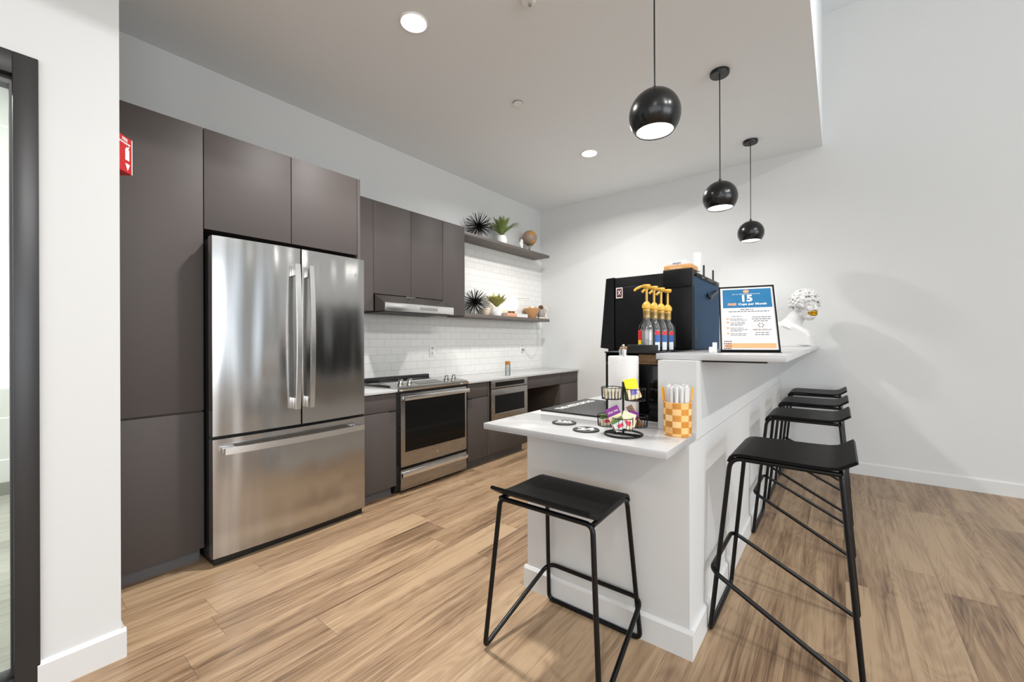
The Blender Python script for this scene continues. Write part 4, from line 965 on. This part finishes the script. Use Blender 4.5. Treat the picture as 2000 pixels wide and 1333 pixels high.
def at(base, r_, f_, z_): return base + rdir * r_ + fdir * f_ + Vector((0, 0, z_))
packet(at(c, 0.044, -0.010, 0.142), 0.050, 0.076, 0.008, Y_, R(-8), R(-14), CREAM, YELLOW, 'bright yellow-topped tea packet in the upper right basket', mat('packet_violet_blue', srgb(120, 112, 190), 0.5), 0.52)
packet(at(c, 0.036, 0.006, 0.142), 0.050, 0.078, 0.008, Y_, R(4), R(-10), GREEN, YELLOW, 'yellow and dark tea packet right behind the bright yellow one', None, 0.7)
packet(at(c, 0.060, 0.010, 0.140), 0.040, 0.050, 0.006, Y_, R(2), R(-24), ORANGE, CREAM, 'orange and cream tea packet leaning at the right of the upper basket', None, 0.6)
for i, (r_, m1) in enumerate(((-0.066, CREAM), (-0.054, PAPER), (-0.042, CREAM), (-0.030, PAPER), (-0.018, CREAM))):
    packet(at(c, r_, 0.008, 0.143), 0.042, 0.040, 0.006, Y_ + R(90), R(0), R(0), m1, m1, ('%s tea sachet standing on edge in the upper left basket, %s' % (('cream', 'white')[i % 2], ('at its left side', 'next to the leftmost', 'in the middle', 'right of the middle', 'nearest the post')[i])), None, 0.6)
packet(at(c, -0.022, -0.040, 0.036), 0.052, 0.084, 0.006, Y_, R(-6), R(-24), CREAM, PURPLE, 'purple-topped tea packet leaning left in the lower front basket', None, 0.62, 'chai tea')
packet(at(c, -0.006, -0.050, 0.034), 0.052, 0.064, 0.005, Y_, R(-10), R(20), CREAM, CREAM, 'cream tea packet with a pink flower in front of the purple one', PINK, 0.8)
packet(at(c, -0.020, -0.058, 0.033), 0.046, 0.046, 0.005, Y_, R(-4), R(-28), PAPER, GREEN, 'small white and green tea packet at the very front of the rack', PINK, 0.7)
packet(at(c, 0.020, -0.022, 0.036), 0.036, 0.062, 0.005, Y_, R(0), R(16), CREAM, PURPLE, 'narrow tea packet with a purple top beside the stirrer basket', None, 0.5)
packet(at(c, -0.058, 0.026, 0.034), 0.046, 0.044, 0.008, Y_, R(0), R(-6), CREAM, GREEN, 'green-topped tea packet in the lower back-left basket', PINK, 0.6)
for i in range(4):
    p = at(c, 0.074 - 0.006 * i, -0.004 + 0.004 * i, 0.036); q = at(c, 0.030 - 0.004 * i, 0.000 + 0.006 * i, 0.118 - 0.004 * i)
    single('cinnamon_stick', 'thin brown stick leaning in the lower right basket of the rack', 'stick', MB().tube([p, q], 0.0028, 6), mat('stick_brown', srgb(150, 96, 50), 0.7), tuple(p), 'thin brown sticks in the tea rack')

# ------------------------------------------------------------------ on the raised bar top
# framed notice leaning back
BL = Vector((-0.424, 2.082, ZB + 0.006)); Un = Vector((0.226, 0.056, 0)).normalized(); tiltv = Vector((-0.085, 0.178, 0.318)).normalized()
Vn = (tiltv - Un * tiltv.dot(Un)).normalized(); Nn = Un.cross(Vn)   # Nn faces the camera side
PW, PH = 0.233, 0.362
def pp(u, v, n=0.0): return BL + Un * (PW * u) + Vn * (PH * v) + Nn * n
t = Thing('notice_stand', 'black-framed notice with blue header leaning on the raised bar top', 'sign', tuple(BL))
mbx = MB()
fr = 0.006
for (u0, v0, u1, v1) in ((0, 0, 1, fr / PH), (0, 1 - fr / PH, 1, 1), (0, 0, fr / PW, 1), (1 - fr / PW, 0, 1, 1)):
    o_ = pp(u0, v0, -0.004); mbx.slab(o_, Un * PW * (u1 - u0), Vn * PH * (v1 - v0), 0.009)
t.part('frame', mbx, BMET)
t.part('foot', MB().box(-0.445, -0.192, 2.076, 2.082, ZB + 0.0004, ZB + 0.010).bm and MB().slab(BL + Vector((0, 0, -0.0055)) - Un * 0.012, Un * (PW + 0.016), Vector((-0.02, 0.10, 0)), 0.0035), BMET)
sheet = t.part('sheet', MB().slab(pp(0.02, 0.015, 0.0), Un * PW * 0.96, Vn * PH * 0.97, 0.001), PAPER)
def rect(mbz, u0, u1, v0, v1, n=0.0016): mbz.slab(pp(u0, v0, n), Un * PW * (u1 - u0), Vn * PH * (v1 - v0), 0.0003); return mbz
t.part('header', rect(MB(), 0.07, 0.94, 0.655, 0.955), PBLUE, sheet)
t.part('footer_band', rect(MB(), 0.10, 0.94, 0.045, 0.115), PEACH, sheet)
mbx = MB(); text_into(mbx, '15', 0.052, pp(0.50, 0.755, 0.0020), Un, Vn, 0.0002, bold=0.0020)
text_into(mbx, 'Cups per Month', 0.0175, pp(0.60, 0.695, 0.0020), Un, Vn, 0.0002, bold=0.0003)
text_into(mbx, 'Join our Morning Cup Membership', 0.0082, pp(0.50, 0.868, 0.0020), Un, Vn, 0.0002)
t.part('white_lettering', mbx, WHITEP, sheet)
mbx = MB(); text_into(mbx, 'FREE', 0.0175, pp(0.235, 0.695, 0.0020), Un, Vn, 0.0002, bold=0.0008)
t.part('peach_lettering', mbx, PEACH, sheet); mbx = MB()
cup = [pp(0.50 + 0.055 * math.cos(a), 0.916 + 0.026 * math.sin(a), 0.0020) for a in [2 * math.pi * k / 20 for k in range(20)]]
mbx.ring_loft([cup, [q + Nn * 0.0002 for q in cup]])
t.part('cup_emblem', mbx, PEACH, sheet)
mbx = MB(); rr = random.Random(2)
def line(u0, u1, v, h=0.008):
    u = u0
    while u < u1 - 0.01:
        w_ = rr.uniform(0.02, 0.075); w_ = min(w_, u1 - u); rect(mbx, u, u + w_, v, v + h); u += w_ + 0.012
line(0.38, 0.62, 0.620, 0.010); line(0.17, 0.88, 0.590, 0.010)
t.part('intro_print', mbx, PTXT, sheet); mbx = MB()
for v, (a, b) in ((0.515, (0.22, 0.40)), (0.478, (0.19, 0.42)), (0.460, (0.19, 0.48)), (0.425, (0.19, 0.46)), (0.400, (0.19, 0.46)), (0.382, (0.19, 0.40)), (0.335, (0.19, 0.42)), (0.313, (0.19, 0.50)), (0.292, (0.19, 0.38)), (0.250, (0.19, 0.46)), (0.228, (0.19, 0.46))): line(a, b, v, 0.007)
t.part('left_print', mbx, PTXT, sheet); mbx = MB()
for v, (a, b) in ((0.500, (0.58, 0.90)), (0.470, (0.57, 0.90)), (0.440, (0.60, 0.86)), (0.265, (0.62, 0.84)), (0.235, (0.60, 0.86))): line(a, b, v, 0.009)
t.part('right_print', mbx, PTXT, sheet)
mbx = MB(); text_into(mbx, 'METROPOLIS', 0.0125, pp(0.73, 0.300, 0.0020), Un, Vn, 0.0002)
for a in range(0, 360, 60):
    q = pp(0.71, 0.370, 0.0018) + Un * 0.010 * math.cos(R(a)) + Vn * 0.010 * math.sin(R(a)); mbx.slab(q, Un * 0.004, Vn * 0.006, 0.0003)
for k in range(16): rect(mbx, 0.06 + 0.035 * (k % 4) + 0.01 * (k // 4 % 2), 0.082 + 0.035 * (k % 4) + 0.01 * (k // 4 % 2), 0.030 + 0.034 * (k // 4), 0.048 + 0.034 * (k // 4), 0.0022)
t.part('dark_lettering', mbx, mat('brown_ink', srgb(104, 70, 62), 0.6), sheet)
mbx = MB()
for v in (0.475, 0.422, 0.335, 0.250):
    q = [pp(0.145, v + 0.008, 0.0018) + Un * 0.0058 * math.cos(a) + Vn * 0.0058 * math.sin(a) for a in [2 * math.pi * k / 14 for k in range(14)]]; mbx.ring_loft([q, [x + Nn * 0.0003 for x in q]])
t.part('bullets', mbx, PEACH, sheet)
# second, clear sign holder behind it
BL2 = Vector((-0.415, 2.33, ZB + 0.002))
t = Thing('acrylic_sign_holder', 'clear acrylic sign holder mostly hidden behind the black-framed notice', 'sign', tuple(BL2))
t.part('sheet', MB().slab(BL2 + Vector((0, 0, -0.001)), (0.190, 0.03, 0), (-0.02, 0.07, 0.315), 0.003), mat('frosted_sheet', srgb(206, 208, 212), 0.3))
t.part('foot', MB().slab(BL2 + Vector((0, 0, -0.0018)), (0.190, 0.03, 0), (-0.012, 0.09, 0), 0.003), CLEAR)
mbw = MB().box(-0.462, -0.448, 2.030, 2.056, ZB + 0.0004, ZB + 0.026, 0.001).box(-0.448, -0.434, 2.034, 2.060, ZB + 0.0004, ZB + 0.046, 0.001)
single('card_holder', 'tiny stepped white card holder left of the framed notice', 'holder', mbw, WHITEP, (-0.448, 2.045, ZB))

# bust with curls and gilded lips
bo = Vector((-0.300, 4.600, ZB))
def bu(u, v, w_): 
    return Vector((bo.x + u * math.cos(R(-14)) - v * math.sin(R(-14)), bo.y + u * math.sin(R(-14)) + v * math.cos(R(-14)), bo.z + w_))
t = Thing('bust_sculpture', 'white classical bust with curly hair and gilded lips at the far end of the bar', 'sculpture', tuple(bo))
t.part('plinth', MB().box(bo.x - 0.135, bo.x + 0.135, bo.y - 0.095, bo.y + 0.095, ZB + 0.0004, ZB + 0.010, 0.002), PLASTER)
mbb = MB()
prof = [(-0.135, 0.008), (0.125, 0.008), (0.125, 0.100), (0.105, 0.135), (0.055, 0.170), (0.0, 0.205), (-0.08, 0.222), (-0.155, 0.222), (-0.150, 0.12)]
for half, inset in ((0.088, 0.0),):
    mbb.ring_loft([[bu(p[0] * k_, y_, 0.008 + (p[1] - 0.008) * k2) for p in prof] for (y_, k_, k2) in ((-0.092, 0.90, 0.86), (-0.075, 1.0, 0.97), (0, 1.02, 1.04), (0.075, 1.0, 0.97), (0.092, 0.90, 0.86))])
def ell(u, v, w_, ru, rv, rw, seg=20):
    b_ = MB().ball((0, 0, 0), 1.0, seg); mt = Matrix.Rotation(R(-14) + HA, 3, 'Z') @ Matrix.Diagonal(Vector((ru, rv, rw))).to_3x3()
    vs = {}
    for v_ in b_.bm.verts: vs[v_] = mbb.bm.verts.new(bu(u, v, w_) + mt @ v_.co)
    for f_ in b_.bm.faces: mbb.bm.faces.new([vs[x] for x in f_.verts])
    b_.bm.free()
mbb.tube([bu(-0.055, 0, 0.17), bu(-0.030, 0, 0.225), bu(0.010, 0, 0.285), bu(0.045, 0, 0.340)], 0.07, 24, radii=[0.105, 0.074, 0.064, 0.064])
HA = R(-34)
bu_body = bu
def bu(u, v, w_):      # the head is turned towards the room on its neck
    u0 = 0.040; x = u - u0
    return bu_body(u0 + x * math.cos(HA) - v * math.sin(HA), x * math.sin(HA) + v * math.cos(HA), w_ - 0.032)
ell(0.070, 0, 0.415, 0.105, 0.080, 0.100)      # cranium
ell(0.115, 0, 0.365, 0.068, 0.062, 0.085)      # face
ell(0.128, 0, 0.300, 0.045, 0.044, 0.040)      # chin and jaw
ell(0.090, 0, 0.322, 0.060, 0.056, 0.040)
ell(0.176, 0, 0.400, 0.012, 0.048, 0.010)      # brow
mbb.tube([bu(0.176, 0, 0.404), bu(0.192, 0, 0.376), bu(0.202, 0, 0.356), bu(0.180, 0, 0.346)], 0.011, 10, radii=[0.009, 0.010, 0.013, 0.010])
ell(0.160, 0.030, 0.362, 0.020, 0.022, 0.024); ell(0.160, -0.030, 0.362, 0.020, 0.022, 0.024)     # cheeks
ell(0.168, 0.026, 0.388, 0.009, 0.013, 0.007); ell(0.168, -0.026, 0.388, 0.009, 0.013, 0.007)     # eyes
ell(0.168, 0, 0.292, 0.016, 0.020, 0.016)      # chin boss
ell(0.062, 0.078, 0.368, 0.016, 0.010, 0.026); ell(0.062, -0.078, 0.368, 0.016, 0.010, 0.026)     # ears
body = t.part('head_and_chest', mbb, PLASTER, smooth=180)
rm = body.modifiers.new('fuse', 'REMESH'); rm.mode = 'VOXEL'; rm.voxel_size = 0.0045; rm.use_smooth_shade = True
sm = body.modifiers.new('soften', 'SMOOTH'); sm.factor = 0.6; sm.iterations = 5
mbb = MB(); hr = random.Random(9)
for i in range(150):
    ph = math.acos(1 - 1.28 * (i + 0.5) / 150); th = math.pi * (1 + 5 ** 0.5) * i
    d = Vector((math.sin(ph) * math.cos(th), math.sin(ph) * math.sin(th), math.cos(ph)))
    if d.x > 0.62 and d.z < 0.52: continue
    cpos = Vector((0.070, 0, 0.418)) + Vector((d.x * 0.112, d.y * 0.088, d.z * 0.106)) * hr.uniform(0.97, 1.06)
    rad = hr.uniform(0.012, 0.018); tt = d.cross(Vector((hr.uniform(-1, 1), hr.uniform(-1, 1), hr.uniform(-1, 1)))).normalized(); b2 = d.cross(tt)
    pts = [cpos + (tt * math.cos(a) + b2 * math.sin(a)) * rad * (1 - 0.11 * k_) + d * 0.0035 * k_ for k_, a in enumerate([R(52 * q) for q in range(8)])]
    mbb.tube([bu(*p) for p in pts], 0.007, 7, radii=[0.005, 0.010, 0.0115, 0.0115, 0.011, 0.010, 0.009, 0.008])
for i in range(13):      # fringe over the forehead
    s = -0.066 + 0.011 * i; cpos = Vector((0.172 - 2.6 * s * s * 3 + hr.uniform(-0.004, 0.008), s, 0.443 + hr.uniform(-0.008, 0.010)))
    mbb.tube([bu(*(cpos + Vector((0.012 * math.cos(a), 0, 0.014 * math.sin(a))))) for a in [R(-60 + 50 * q) for q in range(6)]], 0.008, 7)
hair = t.part('hair', mbb, PLASTER, smooth=180)
rm = hair.modifiers.new('fuse', 'REMESH'); rm.mode = 'VOXEL'; rm.voxel_size = 0.0035; rm.use_smooth_shade = True
mbb = MB()
mbb.tube([bu(0.158, -0.040, 0.326), bu(0.178, -0.020, 0.332), bu(0.186, 0, 0.330), bu(0.178, 0.020, 0.332), bu(0.158, 0.040, 0.326)], 0.008, 10, radii=[0.005, 0.0115, 0.012, 0.0115, 0.005])
mbb.tube([bu(0.158, -0.038, 0.320), bu(0.176, -0.018, 0.312), bu(0.183, 0, 0.310), bu(0.176, 0.018, 0.312), bu(0.158, 0.038, 0.320)], 0.008, 10, radii=[0.005, 0.012, 0.013, 0.012, 0.005])
t.part('lips', mbb, GOLD, label='gilded lips', smooth=80)
